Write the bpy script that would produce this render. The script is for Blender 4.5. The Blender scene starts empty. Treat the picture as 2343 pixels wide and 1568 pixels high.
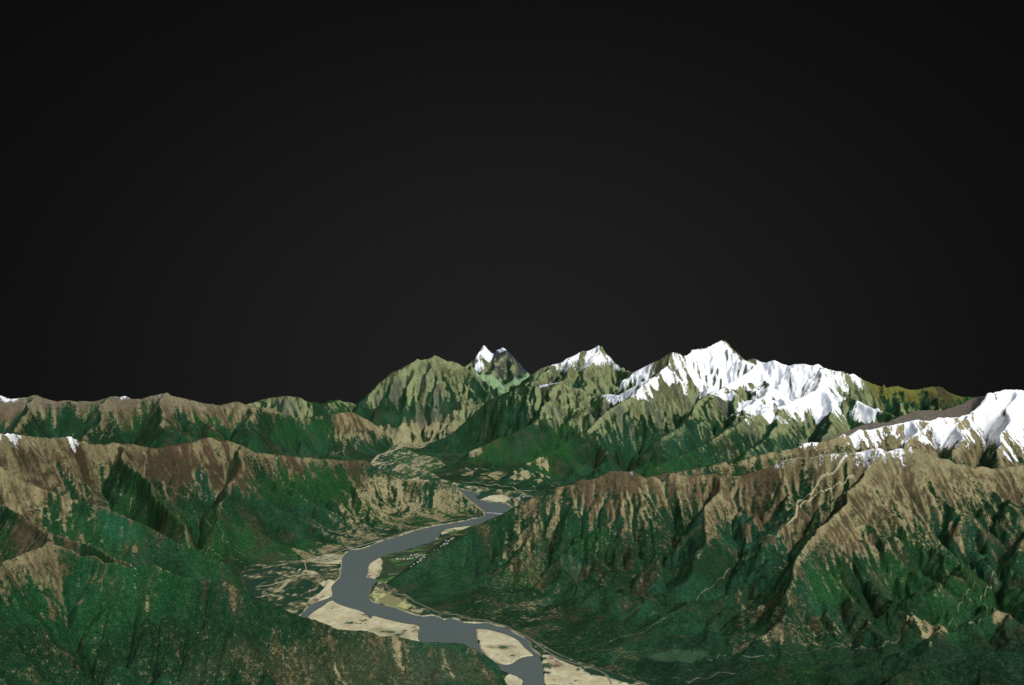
import bpy, math, time
import numpy as np

T0 = time.time()
rng = np.random.default_rng(7)
# ------------------------------------------------------------------ camera geometry
# One unit is 100 m. The camera flies 4 km above a wide river and looks north, level.
F = 2000.0          # focal length, in the units the sighting table below is written in
CX, HY = 1171.5, 830.0
CAM_H = 40.0

NT, NR = 1440, 1700
TH0, TH1 = -math.radians(36.0), math.radians(36.0)
R0, R1 = 56.0, 860.0
L0, L1 = math.log(R0), math.log(R1)
DT = (TH1 - TH0) / (NT - 1)
DL = (L1 - L0) / (NR - 1)

def xz(px, py, D):
    """Sighting: column, row and distance north -> world x, y, height."""
    return ((px - CX) / F * D, D, CAM_H - (py - HY) / F * D)

def uv(x, y):
    return math.atan2(x, y), math.log(math.hypot(x, y))

# ------------------------------------------------------------------ surveyed lines
# ridge crests: (px, py, distance)
RIDGES = {
 'A': [(-150,902,285),(-60,908,292),(0,905,298),(22,913,300),(60,910,302),(82,906,303),(107,913,304),(130,920,305),(152,916,306),(175,920,307),(192,918,308),
       (215,920,309),(250,909,310),(265,907,311),(275,910,311),(286,906,312),(302,913,313),(325,914,314),(342,908,315),(380,899,317),(392,906,318),
       (425,913,321),(462,922,325),(502,928,330),(540,919,335),(575,929,340),(586,932,342),(623,935,350),(653,951,356),(693,958,364),(718,953,370),
       (761,947,380),(803,943,388),(816,947,392),(845,963,400),(873,980,406),(895,1003,412),(908,1017,416)],
 'A2':[(380,899,317),(372,940,300),(362,972,288),(400,990,280),(440,1010,272)],
 'A3':[(250,909,310),(235,945,296),(215,975,284),(190,1005,275)],
 'A4':[(82,906,303),(62,945,290),(30,985,278)],
 'A5':[(575,929,340),(560,965,322),(585,1000,308)],
 'B': [(520,935,415),(560,927,425),(586,920,432),(601,914,434),(621,911,436),(656,906,438),(673,909,440),(686,910,440),(706,921,442),(726,921,444),(748,929,446),
       (773,915,470),(786,920,472),(798,920,474),(808,923,474),(818,929,474),(840,945,478)],
 'C': [(-160,975,140),(-60,990,150),(0,993,158),(30,993,162),(50,997,165),(107,1004,170),(160,999,176),(180,1010,178),(192,1009,180),(207,1018,181),(225,1016,183),
       (240,1020,184),(257,1013,186),(280,1017,188),(305,1017,190),(337,1024,192),(357,1026,194),(400,1020,198),(420,1014,200),(440,1014,201),(455,1006,203),
       (470,1002,205),(482,1001,206),(500,1010,208),(520,1008,209),(550,1019,212),(586,1037,215),(603,1037,217),(621,1040,219),(648,1042,221),(680,1046,224),
       (726,1049,229),(793,1054,236),(823,1052,240),(836,1054,241),(851,1064,241),(886,1082,241),(921,1100,241),(950,1102,240),(976,1104,239),(1026,1108,238),
       (1048,1119,237.5),(1073,1144,235),(1095,1160,233.5),(1110,1173,232.5)],
 'C1':[(280,1017,188),(280,1036,182),(318,1080,172),(350,1130,163),(390,1170,156),(425,1205,150)],
 'C2':[(550,1019,212),(545,1030,208),(540,1090,196),(520,1130,188),(500,1170,181),(490,1205,176)],
 'D1':[(-120,1050,138),(0,1068,141),(30,1088,144),(50,1098,145),(100,1120,147),(175,1146,149),(225,1157,149),(295,1187,149),(350,1211,148),(400,1238,148),(450,1260,150),(500,1283,153),(535,1300,156)],
 'D2':[(-150,1120,128),(-60,1135,132),(0,1155,133),(25,1167,130),(60,1193,124),(90,1210,119),(108,1228,113),(107,1241,106)],
 'D2b':[(90,1210,119),(125,1222,120),(165,1236,119),(215,1250,118),(250,1272,114),(300,1290,109)],
 'D3':[(-150,1360,84),(-60,1320,90),(0,1298,94),(50,1270,99),(107,1241,106),(130,1249,106),(162,1258,106),(185,1273,105),(220,1273,105),(240,1290,104),(265,1287,104),(295,1297,104),
       (355,1293,104),(390,1312,104),(432,1325,103),(465,1330,103),(507,1328,103),(545,1345,103.5),(586,1368,104),(630,1388,104.5),(686,1410,105),(751,1430,105.5),(771,1440,106),
       (816,1445,106.5),(841,1444,107),(871,1457,107.5),(896,1456,108),(923,1460,108.5),(973,1472,109.5),(1033,1471,110.5),(1061,1474,111),
       (1091,1487,111.5),(1136,1519,112),(1171,1540,112.3)],
 'E': [(885,1341,157),(896,1328,158),(936,1305,161),(986,1270,165),(1021,1248,167),(1061,1225,169),(1098,1200,171),(1118,1189,172),(1143,1180,173),(1171,1164,174),
       (1206,1147,175),(1229,1132,176),(1254,1123,176),(1269,1116,176),(1309,1109,176),(1332,1096,176),(1345,1099,176),(1367,1095,176),(1397,1079,176),(1419,1078,176),(1454,1081,176),
       (1477,1095,177),(1494,1089,177),(1512,1099,178),(1532,1085,178),(1572,1089,178),(1637,1085,178),(1659,1093,178),(1702,1087,177),(1722,1081,177),
       (1757,1071,176),(1787,1056,175),(1822,1047,175),(1852,1046,174),(1887,1039,173),(1932,1038,172),(1957,1037,172),(1980,1031,172),(1997,1027,171),(2012,1026,171),(2030,1034,172),
       (2057,1027,172),(2080,1026,172),(2102,1028,173),(2127,1039,174),(2142,1048,175),(2170,1052,176),(2187,1062,178),(2207,1062,179),(2227,1072,180),
       (2247,1067,181),(2270,1073,182),(2307,1069,183),(2343,1064,184),(2420,1058,186),(2560,1050,190)],
 'E1':[(2012,1026,171),(1995,1060,165),(1970,1099,158),(1940,1147,150),(1907,1178,144),(1870,1210,139),(1840,1252,134),(1815,1295,130),(1800,1350,126),(1790,1420,120)],
 'E4':[(1637,1085,178),(1630,1140,169),(1612,1210,159),(1590,1280,150),(1560,1340,143)],
 'E11':[(2420,1130,168),(2370,1210,152),(2330,1270,143)],
 'G': [(1440,1100,212),(1529,1084,215),(1600,1070,219),(1659,1057,222),(1674,1061,223),(1720,1046,226),(1757,1036,228),(1814,1027,230),(1852,1012,232),(1875,1013,233),(1897,1009,234),
       (1930,994,236),(1942,998,237),(1962,984,238),(1992,984,239),(2020,977,240),(2057,970,241),(2095,961,242),(2127,964,243),(2147,956,244),(2190,956,246),
       (2220,946,248),(2247,924,250),(2261,900,252),(2270,900,253),(2295,893,254),(2327,892,255),(2343,895,255),(2420,905,258),(2560,925,262)],
 'G1':[(2095,961,242),(2085,1000,230),(2070,1030,222)],
 'G2':[(2220,946,248),(2200,990,234),(2180,1030,224)],
 'G3':[(2327,892,255),(2310,950,238),(2290,1010,222),(2285,1050,212)],
 'G4':[(1880,1020,258),(1915,999,264),(1957,979,268),(1977,972,270),(2002,968,271),(2030,967,272),(2057,954,274),(2095,941,276),(2120,939,278),(2157,940,280),(2180,933,281),(2197,927,282),
       (2228,910,284),(2245,908,280),(2261,897,270)],
 'J': [(1982,873,405),(2007,884,415),(2027,887,420),(2055,884,425),(2077,892,428),(2100,892,430),(2120,887,432),(2152,885,434),(2170,898,434),(2197,908,434),(2232,909,434),(2300,915,434),(2450,925,434)],
 'F': [(1450,853,410),(1475,840,408),(1492,831,406),(1507,826,404),(1522,815,402),(1542,807,400),(1555,811,402),(1566,816,410),(1582,802,424),(1602,798,428),(1612,799,430),
       (1630,790,432),(1650,779,435),(1661,782,434),(1670,795,432),(1692,813,428),(1706,828,425),(1720,821,420),(1732,823,418),(1740,829,416),(1757,830,414),(1774,825,412),
       (1792,835,410),(1805,838,408),(1820,834,406),(1840,833,404),(1855,837,403),(1865,836,402),(1871,833,402),(1885,842,401),(1917,851,400),(1935,854,400),(1957,860,400),
       (1982,873,405)],
 'F2':[(1542,807,400),(1530,830,390),(1510,856,374),(1470,885,362),(1420,920,347),(1380,950,335),(1342,985,325),(1300,1010,316),(1240,1042,306),(1180,1072,296)],
 'F3':[(1740,829,416),(1700,860,398),(1660,885,380),(1620,905,362),(1580,950,340),(1540,985,326),(1510,1005,318)],
 'K': [(1885,842,401),(1880,865,375),(1870,892,338),(1850,903,330),(1800,925,322),(1750,945,312),(1700,960,302),(1650,990,292),(1600,1020,282),(1540,1050,270),(1480,1078,258)],
 'K2':[(1870,892,338),(1892,897,336),(1917,908,330),(1942,909,328),(1975,924,322),(2007,940,316),(2050,953,308),(2090,975,300)],
 'K3':[(1892,897,336),(1905,940,316),(1900,980,300),(1880,1000,290)],
 'K4':[(1750,870,385),(1760,895,365),(1730,915,352),(1700,935,344)],
 'K5':[(1800,925,322),(1780,975,300),(1740,1015,284),(1700,1045,270)],
 'L': [(1510,856,374),(1460,880,382),(1415,905,388),(1392,902,395),(1379,903,400),(1350,900,404),(1342,898,404),(1330,889,404),(1308,889,403),(1290,879,402),(1278,876,402),(1250,880,402),(1218,884,402),
       (1193,887,402),(1178,892,402),(1163,898,402),(1143,902,403),(1118,917,403),(1093,939,401),(1080,952,400),(1043,985,397),(1013,1005,396),(980,1014,396)],
 'L2':[(1278,876,402),(1265,915,385),(1235,950,370),(1190,985,357),(1130,1010,348),(1070,1035,340)],
 'L3':[(1330,889,404),(1325,930,388),(1300,965,372)],
 'M': [(1193,874,515),(1218,857,512),(1238,843,514),(1263,836,516),(1288,829,518),(1295,821,519),(1313,815,520),(1330,804,521),(1345,804,522),(1360,797,523),(1370,791,524),
       (1380,797,524),(1387,810,523),(1405,828,520),(1420,842,516),(1430,850,512),(1450,853,505),(1500,850,500)],
 'M2':[(1313,815,520),(1300,845,495),(1275,875,472)],
 'M3':[(1370,791,524),(1350,835,492),(1345,880,465)],
 'M4':[(1263,836,516),(1235,860,495),(1215,880,480)],
 'N': [(1063,841,600),(1083,824,612),(1098,804,622),(1108,791,626),(1118,802,626),(1129,809,626),(1139,802,624),(1150,796,622),(1163,805,620),(1180,824,616),(1203,852,606),(1225,862,600)],
 'N2':[(1150,796,622),(1140,825,595),(1125,850,568)],
 'N3':[(1163,805,620),(1170,840,585),(1175,862,560)],
 'N4':[(1108,791,626),(1095,825,600)],
 'O': [(812,950,452),(817,940,455),(820,929,458),(838,909,465),(863,882,474),(885,864,480),(900,852,484),(923,842,488),(940,832,490),(955,823,494),(965,821,496),(970,825,497),
       (985,820,500),(995,813,502),(1005,818,503),(1018,824,505),(1028,827,506),(1043,829,507),(1055,837,508),(1075,849,507),(1085,859,503),(1100,878,494),(1122,903,482)],
 'O2':[(970,825,497),(945,862,482),(930,900,470),(925,935,460)],
 'O3':[(1028,827,506),(1018,860,492),(1030,890,480),(1045,915,472)],
 'O4':[(923,842,488),(895,885,470),(870,925,458)],
 'O5':[(985,820,500),(975,860,484),(968,900,473),(965,925,466)],
 'H1':[(1950,1600,92),(2027,1565,96),(2057,1540,98),(2085,1535,98),(2112,1535,98),(2162,1520,98),(2197,1518,98),(2232,1503,98),(2260,1494,98),(2282,1491,98),(2343,1495,98),(2450,1480,97)],
 'H2':[(1720,1560,104),(1757,1537,104),(1790,1527,104),(1820,1523,104),(1862,1525,104),(1890,1538,103),(1907,1548,102),(1937,1568,100),(1960,1590,97)],
}
# drainage lines: (px, height, distance) when written with 'w', else (px, py, height)
VALLEYS = [
 # behind A
 [(-150,9,345),(200,9,365),(450,7,385),(620,6,400),(760,6,425),(850,7,440)],
 # between A and C
 [(-160,9,215),(0,9,225),(200,9,238),(330,8,246),(450,6.5,256),(600,4.5,275),(700,3,300),(800,1.2,330),(880,.2,372)],
 # A gullies
 [(125,19,297),(122,12.5,280),(128,9.5,250)],
 [(300,19,302),(270,14,288),(250,9.6,262)],
 [(460,19,312),(500,12.5,292),(520,6.5,268)],
 # left stream between C and D1
 [(-140,12,150),(0,14.5,151),(50,14.2,151.5),(105,12.3,152.5),(187,9.6,154),(240,8,156),(300,6.5,158),(375,4.4,160),(420,2.9,161),(462,1.9,163),(510,.9,165),(560,.15,168)],
 # C gullies
 [(235,17,177),(300,13.5,172),(375,9,166),(435,5.2,162),(470,2.4,163)],
 [(420,16.5,190),(468,10,182),(490,5,175),(520,1.6,170)],
 # between D1 and D2b/D3
 [(-140,13,138),(-40,13.5,136),(60,11.5,133),(150,9.5,131),(230,7.5,129),(330,5,127),(430,2.4,128),(500,.8,133),(540,.1,140)],
 [(-100,11,118),(-20,12,115),(40,13.2,112),(75,14.5,109.5)],
 [(150,14,113),(200,11.5,111.5),(260,11,109.5)],
 # in front of D3
 [(-220,1,66),(100,1,72),(400,.3,78),(700,0,87),(900,0,95),(1060,-.3,102),(1140,-.3,106),(1180,-.3,108.5)],
 # behind D3 base
 [(540,0,140),(600,0,128),(690,0,122),(790,0,119),(900,0,117),(1000,0,116.5),(1080,0,117)],
 # E gullies
 [(1480,.25,118),(1434,1.2,124),(1479,2,127),(1521,2.7,129),(1570,3.8,132),(1629,5.2,136),(1671,6.6,140),(1704,7.8,143.5),(1757,10,150),(1803,12,156),(1823,12.6,158),(1857,14.4,162),(1877,15.7,164),(1932,18.5,168)],
 [(1317,.1,121),(1384,.5,122),(1434,1.2,124)],
 [(1664,13,168),(1654,9.7,158),(1640,7,149),(1629,5.2,136)],
 [(2450,17,172),(2343,15.5,168),(2319,14.6,167),(2300,13.4,163),(2284,11.6,157),(2282,9.6,149),(2285,8,139)],
 [(1830,1,110),(1857,1.6,111.5),(1932,2.4,113),(2020,3,114.5),(2107,3.8,118),(2182,4.8,121.5),(2244,5.8,125),(2270,6.8,131),(2290,7.8,136),(2332,9.2,141),(2420,11,150),(2560,12,156)],
 [(1577,.6,108),(1647,1.2,110),(1700,1.6,109),(1757,1.7,109.5),(1830,1.8,108.5),(1930,2.2,107.5),(2030,2.4,107),(2152,2.8,107),(2260,3.2,110),(2420,4,112)],
 # front of H
 [(1500,0,95),(1700,.4,92),(1900,1,88),(2100,1.5,84),(2300,2,82),(2600,2,80)],
 # behind E
 [(2600,13,208),(2450,13,207),(2343,13,206),(2200,12.2,203),(2050,11,200),(1900,9.5,199),(1750,8,200),(1600,6.4,203),(1450,4.8,206),(1330,3,208),(1250,1.2,208),(1200,.1,210)],
 # behind G
 [(1440,5,232),(1529,6,238),(1700,7.5,247),(1850,9.5,254),(1960,13,254),(2100,16,258),(2220,20,266)],
 [(1430,5,250),(1600,8,258),(1750,10.5,268),(1870,12.5,282),(1960,14,292),(2050,15,296),(2200,15,310),(2400,15,315),(2560,15,315)],
 # F foot and F valleys
 [(1180,.6,270),(1230,1.2,272),(1300,2,276),(1380,3.4,284),(1430,5.5,296),(1442,7.8,312),(1492,13,318),(1555,19,330),(1607,23.5,348),(1660,28,375)],
 [(1430,4.8,270),(1500,8,292),(1560,10.5,303),(1640,15.5,318),(1690,19.5,330),(1740,23,342),(1790,27,360)],
 [(1200,1.8,325),(1150,1.5,318),(1230,4.2,335),(1300,9.5,352),(1370,14.5,366),(1400,18,372),(1440,24,377)],
 [(2120,16.2,340),(2065,17,365),(2030,18.4,378),(1990,21,388),(1960,26,394)],
 # L left side, river gorge and glacier
 [(1215,31.8,565),(1180,29.4,540),(1150,26.5,505),(1140,24,488)],
 [(1060,36,590),(1075,34.4,585),(1110,31.2,560),(1135,28.5,530),(1150,26.5,505),(1140,24,488),(1130,21,474),(1113,18.6,466),(1063,14.6,450),(1030,11.6,444),(993,8.4,437),(943,3,428),(925,.6,418),(913,0,414)],
 [(1480,25,450),(1400,22,440),(1330,21,438),(1250,20,445),(1190,19.5,452),(1150,20,462)],
 # O foot terrace
 [(825,12.2,447),(870,11.9,449),(910,11.7,451),(950,11.5,453),(985,12.5,455),(1015,15,461),(1055,17.5,466)],
 [(1003,35.5,492),(997,28,480),(995,21,470),(1000,15.5,459)],
 [(955,33,486),(948,24,473),(945,17,463)],
 # beyond everything
 [(-400,2,400),(0,2,420),(300,2,440),(520,3,470),(700,5,520),(820,10,560),(940,16,610),(1040,22,680),(1110,24,700),(1250,22,640),(1330,20,610),(1450,18,590),(1600,18,560),(1800,18,520),(2000,14,500),(2200,10,500),(2600,8,500)],
]
FLOOR = [(1113,1176),(1040,1190),(986,1202),(930,1216),(880,1232),(840,1238),(790,1250),(745,1268),(700,1284),(640,1287),(590,1291),(560,1300),(548,1320),(560,1350),(590,1400),
  (660,1460),(760,1490),(900,1510),(1040,1512),(1100,1520),(1150,1548),(1165,1580),(1150,1640),(1180,1760),(1420,1760),(1500,1620),(1490,1570),(1420,1545),(1384,1535),(1320,1516),(1262,1490),(1215,1462),(1171,1442),(1100,1419),
  (1010,1399),(970,1388),(940,1368),(905,1350),(882,1338),(915,1312),(960,1275),(1010,1240),(1060,1212),(1120,1190),(1170,1180),(1230,1165),(1225,1140),(1200,1128),(1150,1122),(1110,1117),(1060,1110),(1010,1098),(985,1080),
  (1020,1066),(1000,1048),(955,1040),(930,1028),(908,1017),(890,1030),(868,1046),(845,1062),(860,1080),(905,1098),(960,1106),(1010,1110),(1050,1122),(1075,1143),(1095,1158)]
WATER_MAIN = [(1040,1117),(1052,1119),(1068,1122),(1080,1124),(1091,1127),(1096,1132),(1090,1136),(1086,1139),(1094,1144),(1103,1147),(1123,1150),(1146,1151),(1158,1152),(1163,1157),(1168,1160),(1180,1172),
  (1165,1180),(1145,1186),(1118,1193),(1111,1196),(1085,1201),(1061,1205),(1040,1207),(1026,1209),(1016,1212),(1008,1219),(1003,1226),(998,1229),(998,1236),(985,1240),(961,1249),(923,1260),(900,1266),(886,1270),
  (872,1275),(862,1279),(851,1285),(845,1290),(841,1298),(842,1304),(840,1312),(836,1322),(850,1323),(861,1325),(857,1332),(851,1340),(846,1348),(844,1360),(846,1372),(852,1378),(870,1383),(898,1390),(915,1396),
  (931,1402),(946,1407),(968,1411),(984,1409),(996,1410),(1008,1415),(1016,1419),(1031,1414),(1048,1420),(1061,1425),(1086,1427),(1116,1425),(1136,1433),(1158,1435),(1171,1446),(1190,1456),(1204,1463),(1212,1472),
  (1213,1482),(1222,1490),(1236,1500),(1237,1506),(1222,1500),(1208,1487),(1198,1478),(1187,1465),(1171,1456),(1143,1447),(1116,1440),(1088,1439),(1089,1452),(1092,1467),(1098,1483),(1106,1495),(1118,1505),(1130,1513),(1141,1518),
  (1153,1521),(1163,1521),(1173,1518),(1182,1511),(1193,1505),(1207,1502),(1221,1501),(1230,1504),(1236,1511),(1241,1522),(1243,1540),(1243,1568),(1250,1600),(1270,1700),(1190,1700),(1190,1600),(1194,1568),(1198,1556),(1180,1546),
  (1165,1541),(1140,1532),(1110,1518),(1085,1506),(1050,1496),(1000,1488),(975,1480),(964,1470),(957,1460),(957,1448),(961,1435),(955,1430),(931,1427),(910,1422),(886,1417),(865,1411),(849,1408),(848,1418),(843,1408),(836,1402),
  (821,1396),(801,1391),(785,1386),(772,1380),(761,1373),(750,1377),(738,1386),(722,1396),(708,1406),(700,1416),(696,1430),(680,1436),(672,1426),(688,1408),(697,1398),(705,1389),(716,1381),(730,1376),(745,1371),(761,1364),
  (760,1352),(758,1342),(767,1332),(778,1322),(781,1308),(782,1295),(783,1278),(788,1270),(795,1264),(800,1258),(818,1258),(832,1255),(846,1250),(861,1243),(885,1235),(911,1228),(948,1215),(980,1207),(1011,1201),(1045,1196),
  (1073,1190),(1095,1185),(1110,1179),(1110,1173),(1098,1163),(1078,1148),(1062,1130)]

def zp(px, py, z=0.0):
    D = (CAM_H - z) * F / (py - HY)
    return ((px - CX) / F * D, D)

def rough(pts, amp, n_levels=2):
    """fractal subdivision of a sighted line; amp is sideways wander as a share of segment length"""
    pts = [tuple(map(float, p)) for p in pts]
    for _ in range(n_levels):
        out = [pts[0]]
        for a, b in zip(pts[:-1], pts[1:]):
            x0, x1 = (a[0] - CX) / F * a[2], (b[0] - CX) / F * b[2]
            ln = math.hypot(x1 - x0, b[2] - a[2])
            m = [(a[k] + b[k]) / 2 for k in range(3)]
            if ln > 3.0:
                o = amp * ln * (rng.random() * 2 - 1)
                tx, ty = (x1 - x0) / ln, (b[2] - a[2]) / ln
                if abs(tx) > .75:      # crest across the view: wander in distance, outline kept
                    m[2] += o * tx
                else:
                    m[0] += o * ty / m[2] * F
            out += [tuple(m), b]
        pts = out
    return pts
ridge3 = {k: np.array([xz(*p) for p in rough(v, .16 if len(k) > 1 and k[1:].rstrip('b').isdigit() else .10)]) for k, v in RIDGES.items()}
valley3 = []
for v in VALLEYS:
    q = [(px, HY + (CAM_H - z) * F / D, D) for px, z, D in v]
    q = rough(q, .10)
    valley3.append(np.array([xz(*p) for p in q]))
for m_, z_ in ((1.14, .7), (1.3, .4), (1.5, .1)):
    c = valley3[len(VALLEYS) - 1].copy(); c[:, :2] *= m_; c[:, 2] *= z_
    c = c[np.hypot(c[:, 0], c[:, 1]) < 1100]
    valley3.append(c)
floor2 = np.array([zp(*p) for p in FLOOR])
water2 = np.array([zp(*p) for p in WATER_MAIN])

# ------------------------------------------------------------------ grid helpers
def poly_mask(poly, nt, nr):
    """even-odd fill of a world polygon on a (nr, nt) polar grid"""
    th = np.linspace(TH0, TH1, nt); lr = np.linspace(L0, L1, nr)
    pt = np.arctan2(poly[:, 0], poly[:, 1]); pl = 0.5 * np.log((poly ** 2).sum(1))
    n = len(pt); m = np.zeros((nr, nt), bool)
    # subdivide in world so that straight banks stay straight
    j0 = max(0, int((pl.min() - L0) / (L1 - L0) * (nr - 1)) - 1); j1 = min(nr, int((pl.max() - L0) / (L1 - L0) * (nr - 1)) + 3)
    i0 = max(0, int((pt.min() - TH0) / (TH1 - TH0) * (nt - 1)) - 1); i1 = min(nt, int((pt.max() - TH0) / (TH1 - TH0) * (nt - 1)) + 3)
    tt = th[None, i0:i1]; ll = lr[j0:j1, None]
    sub = np.zeros((max(0, j1 - j0), max(0, i1 - i0)), bool)
    for k in range(n):
        t0, l0, t1, l1 = pt[k], pl[k], pt[(k + 1) % n], pl[(k + 1) % n]
        if l0 == l1: continue
        c = (ll > min(l0, l1)) & (ll <= max(l0, l1))
        xi = t0 + (ll - l0) / (l1 - l0) * (t1 - t0)
        sub ^= (c & (tt < xi))
    m[j0:j1, i0:i1] = sub
    return m

def rasterise(lines, nt, nr):
    """soft constraint values: (mask, value) of 3D polylines"""
    W = np.zeros(nt * nr); V = np.zeros(nt * nr)
    for P in lines:
        for a, b in zip(P[:-1], P[1:]):
            ua, ub = uv(a[0], a[1]), uv(b[0], b[1])
            n = int(max(abs(ua[0] - ub[0]) / (TH1 - TH0) * nt, abs(ua[1] - ub[1]) / (L1 - L0) * nr) * 2) + 2
            s = np.linspace(0, 1, n)
            x = a[0] + (b[0] - a[0]) * s; y = a[1] + (b[1] - a[1]) * s; z = a[2] + (b[2] - a[2]) * s
            i = np.rint((np.arctan2(x, y) - TH0) / (TH1 - TH0) * (nt - 1)).astype(int)
            j = np.rint((0.5 * np.log(x * x + y * y) - L0) / (L1 - L0) * (nr - 1)).astype(int)
            ok = (i >= 0) & (i < nt) & (j >= 0) & (j < nr)
            np.add.at(W, j[ok] * nt + i[ok], 1.0); np.add.at(V, j[ok] * nt + i[ok], z[ok])
    m = W > 0
    V[m] /= W[m]
    return m.reshape(nr, nt), V.reshape(nr, nt)

def upsample(a, nr, nt):
    ny, nx = a.shape
    y = np.linspace(0, ny - 1, nr); x = np.linspace(0, nx - 1, nt)
    y0 = np.minimum(y.astype(int), ny - 2); x0 = np.minimum(x.astype(int), nx - 2)
    fy = (y - y0)[:, None]; fx = (x - x0)[None, :]
    r = a[y0] * (1 - fy) + a[y0 + 1] * fy
    return r[:, x0] * (1 - fx) + r[:, x0 + 1] * fx

def relax(h, m, v, iters, src=0.0):
    nr, nt = h.shape
    wt = 1.0 / ((TH1 - TH0) / (nt - 1)) ** 2; wr = 1.0 / ((L1 - L0) / (nr - 1)) ** 2
    s = 2 * (wt + wr)
    for _ in range(iters):
        p = np.pad(h, 1, mode='edge')
        h = (wt * (p[1:-1, :-2] + p[1:-1, 2:]) + wr * (p[:-2, 1:-1] + p[2:, 1:-1]) + src) / s
        h[m] = v[m]
    return h

def blur(a, n=1):
    for _ in range(n):
        p = np.pad(a, 1, mode='edge')
        a = (p[:-2, 1:-1] + 2 * p[1:-1, 1:-1] + p[2:, 1:-1]) * .25
        p = np.pad(a, 1, mode='edge')
        a = (p[1:-1, :-2] + 2 * p[1:-1, 1:-1] + p[1:-1, 2:]) * .25
    return a

def samples_of(lines, step):
    out = []
    for P in lines:
        for a, b in zip(P[:-1], P[1:]):
            ua, ub = uv(a[0], a[1]), uv(b[0], b[1])
            n = max(1, int(math.hypot(ua[0] - ub[0], ua[1] - ub[1]) / step))
            for q in range(n):
                t = q / n
                c = [a[w] + (b[w] - a[w]) * t for w in range(3)]
                u = uv(c[0], c[1]); out.append((u[0], u[1], c[2]))
        u = uv(P[-1][0], P[-1][1]); out.append((u[0], u[1], P[-1][2]))
    return np.array(out, np.float32)

def nearest(pts, T, L, ids=None):
    """distance to a set of points and the distance-weighted height of the near ones"""
    n = len(T); D = np.empty(n, np.float32); Z = np.empty(n, np.float32); K = np.zeros(n, np.int32)
    for c in range(0, n, 4000):
        d2 = (T[c:c+4000, None] - pts[None, :, 0]) ** 2 + (L[c:c+4000, None] - pts[None, :, 1]) ** 2 + 1e-7
        dm = d2.min(1)
        w = (dm[:, None] / d2) ** 3
        D[c:c+4000] = np.sqrt(dm); Z[c:c+4000] = (w * pts[None, :, 2]).sum(1) / w.sum(1)
        if ids is not None: K[c:c+4000] = ids[d2.argmin(1)]
    return D, Z, K

def solve():
    """slopes run straight from the nearest crest to the nearest drainage line"""
    lv = 5; nt, nr = NT // lv, NR // lv
    parts = [samples_of([q], .006) for q in ridge3.values()]
    rp = np.concatenate(parts); rid = np.concatenate([np.full(len(q), k) for k, q in enumerate(parts)])
    vp = samples_of(valley3, .008)
    fm = poly_mask(floor2, nt, nr)
    edge = fm & ~(np.pad(fm, 1)[:-2, 1:-1] & np.pad(fm, 1)[2:, 1:-1] & np.pad(fm, 1)[1:-1, :-2] & np.pad(fm, 1)[1:-1, 2:])
    th = np.linspace(TH0, TH1, nt); lr = np.linspace(L0, L1, nr)
    ej, ei = np.nonzero(edge)
    vp = np.concatenate([vp, np.stack([th[ei], lr[ej], np.zeros(len(ei))], 1).astype(np.float32)])
    L, T = np.meshgrid(lr, th, indexing='ij')
    T = T.ravel().astype(np.float32); L = L.ravel().astype(np.float32)
    dr, zr, kid = nearest(rp, T, L, rid); dv, zv, _ = nearest(vp, T, L)
    zv = np.minimum(zv, zr)
    s = dr / (dr + dv)
    h = zr - (zr - zv) * (s * 1.12 - .12 * s * s)
    far = np.clip(np.minimum(dr, dv) / .12, 0, 1)
    h = (h * (1 - .5 * far)).reshape(nr, nt); h[fm] = 0
    dr = dr.reshape(nr, nt); dv = dv.reshape(nr, nt)
    kid = kid.reshape(nr, nt)[np.rint(np.linspace(0, nr - 1, NR)).astype(int)][:, np.rint(np.linspace(0, nt - 1, NT)).astype(int)]
    return upsample(h, NR, NT), upsample(dr, NR, NT), upsample(dv, NR, NT), kid

TH = np.linspace(TH0, TH1, NT)[None, :]; LR = np.linspace(L0, L1, NR)[:, None]
RR = np.exp(LR) * np.ones((1, NT))
X = np.exp(LR) * np.sin(TH); Y = np.exp(LR) * np.cos(TH)

# ---- lattice noise in world space
def vnoise(x, y, seed):
    xi = np.floor(x); yi = np.floor(y)
    fx = x - xi; fy = y - yi
    xi = xi.astype(np.int64); yi = yi.astype(np.int64)
    def hsh(a, b):
        n = (a * 374761393 + b * 668265263 + seed * 1442695041) & 0xffffffff
        n = ((n ^ (n >> 13)) * 1274126177) & 0xffffffff
        n = (n ^ (n >> 16)) & 0xffff
        return n.astype(np.float32) / 65535.0
    ux = fx * fx * (3 - 2 * fx); uy = fy * fy * (3 - 2 * fy)
    a = hsh(xi, yi); b = hsh(xi + 1, yi); c = hsh(xi, yi + 1); d = hsh(xi + 1, yi + 1)
    return (a + (b - a) * ux) * (1 - uy) + (c + (d - c) * ux) * uy

def fbm(x, y, scale, octs, seed, gain=.5, ridged=False):
    t = 0; amp = 1; tot = 0
    for o in range(octs):
        n = vnoise(x * scale * 2 ** o + 17.3 * o, y * scale * 2 ** o - 9.1 * o, seed + o)
        if ridged: n = 1 - abs(2 * n - 1)
        t = t + amp * n; tot += amp; amp *= gain
    return t / tot

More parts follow.
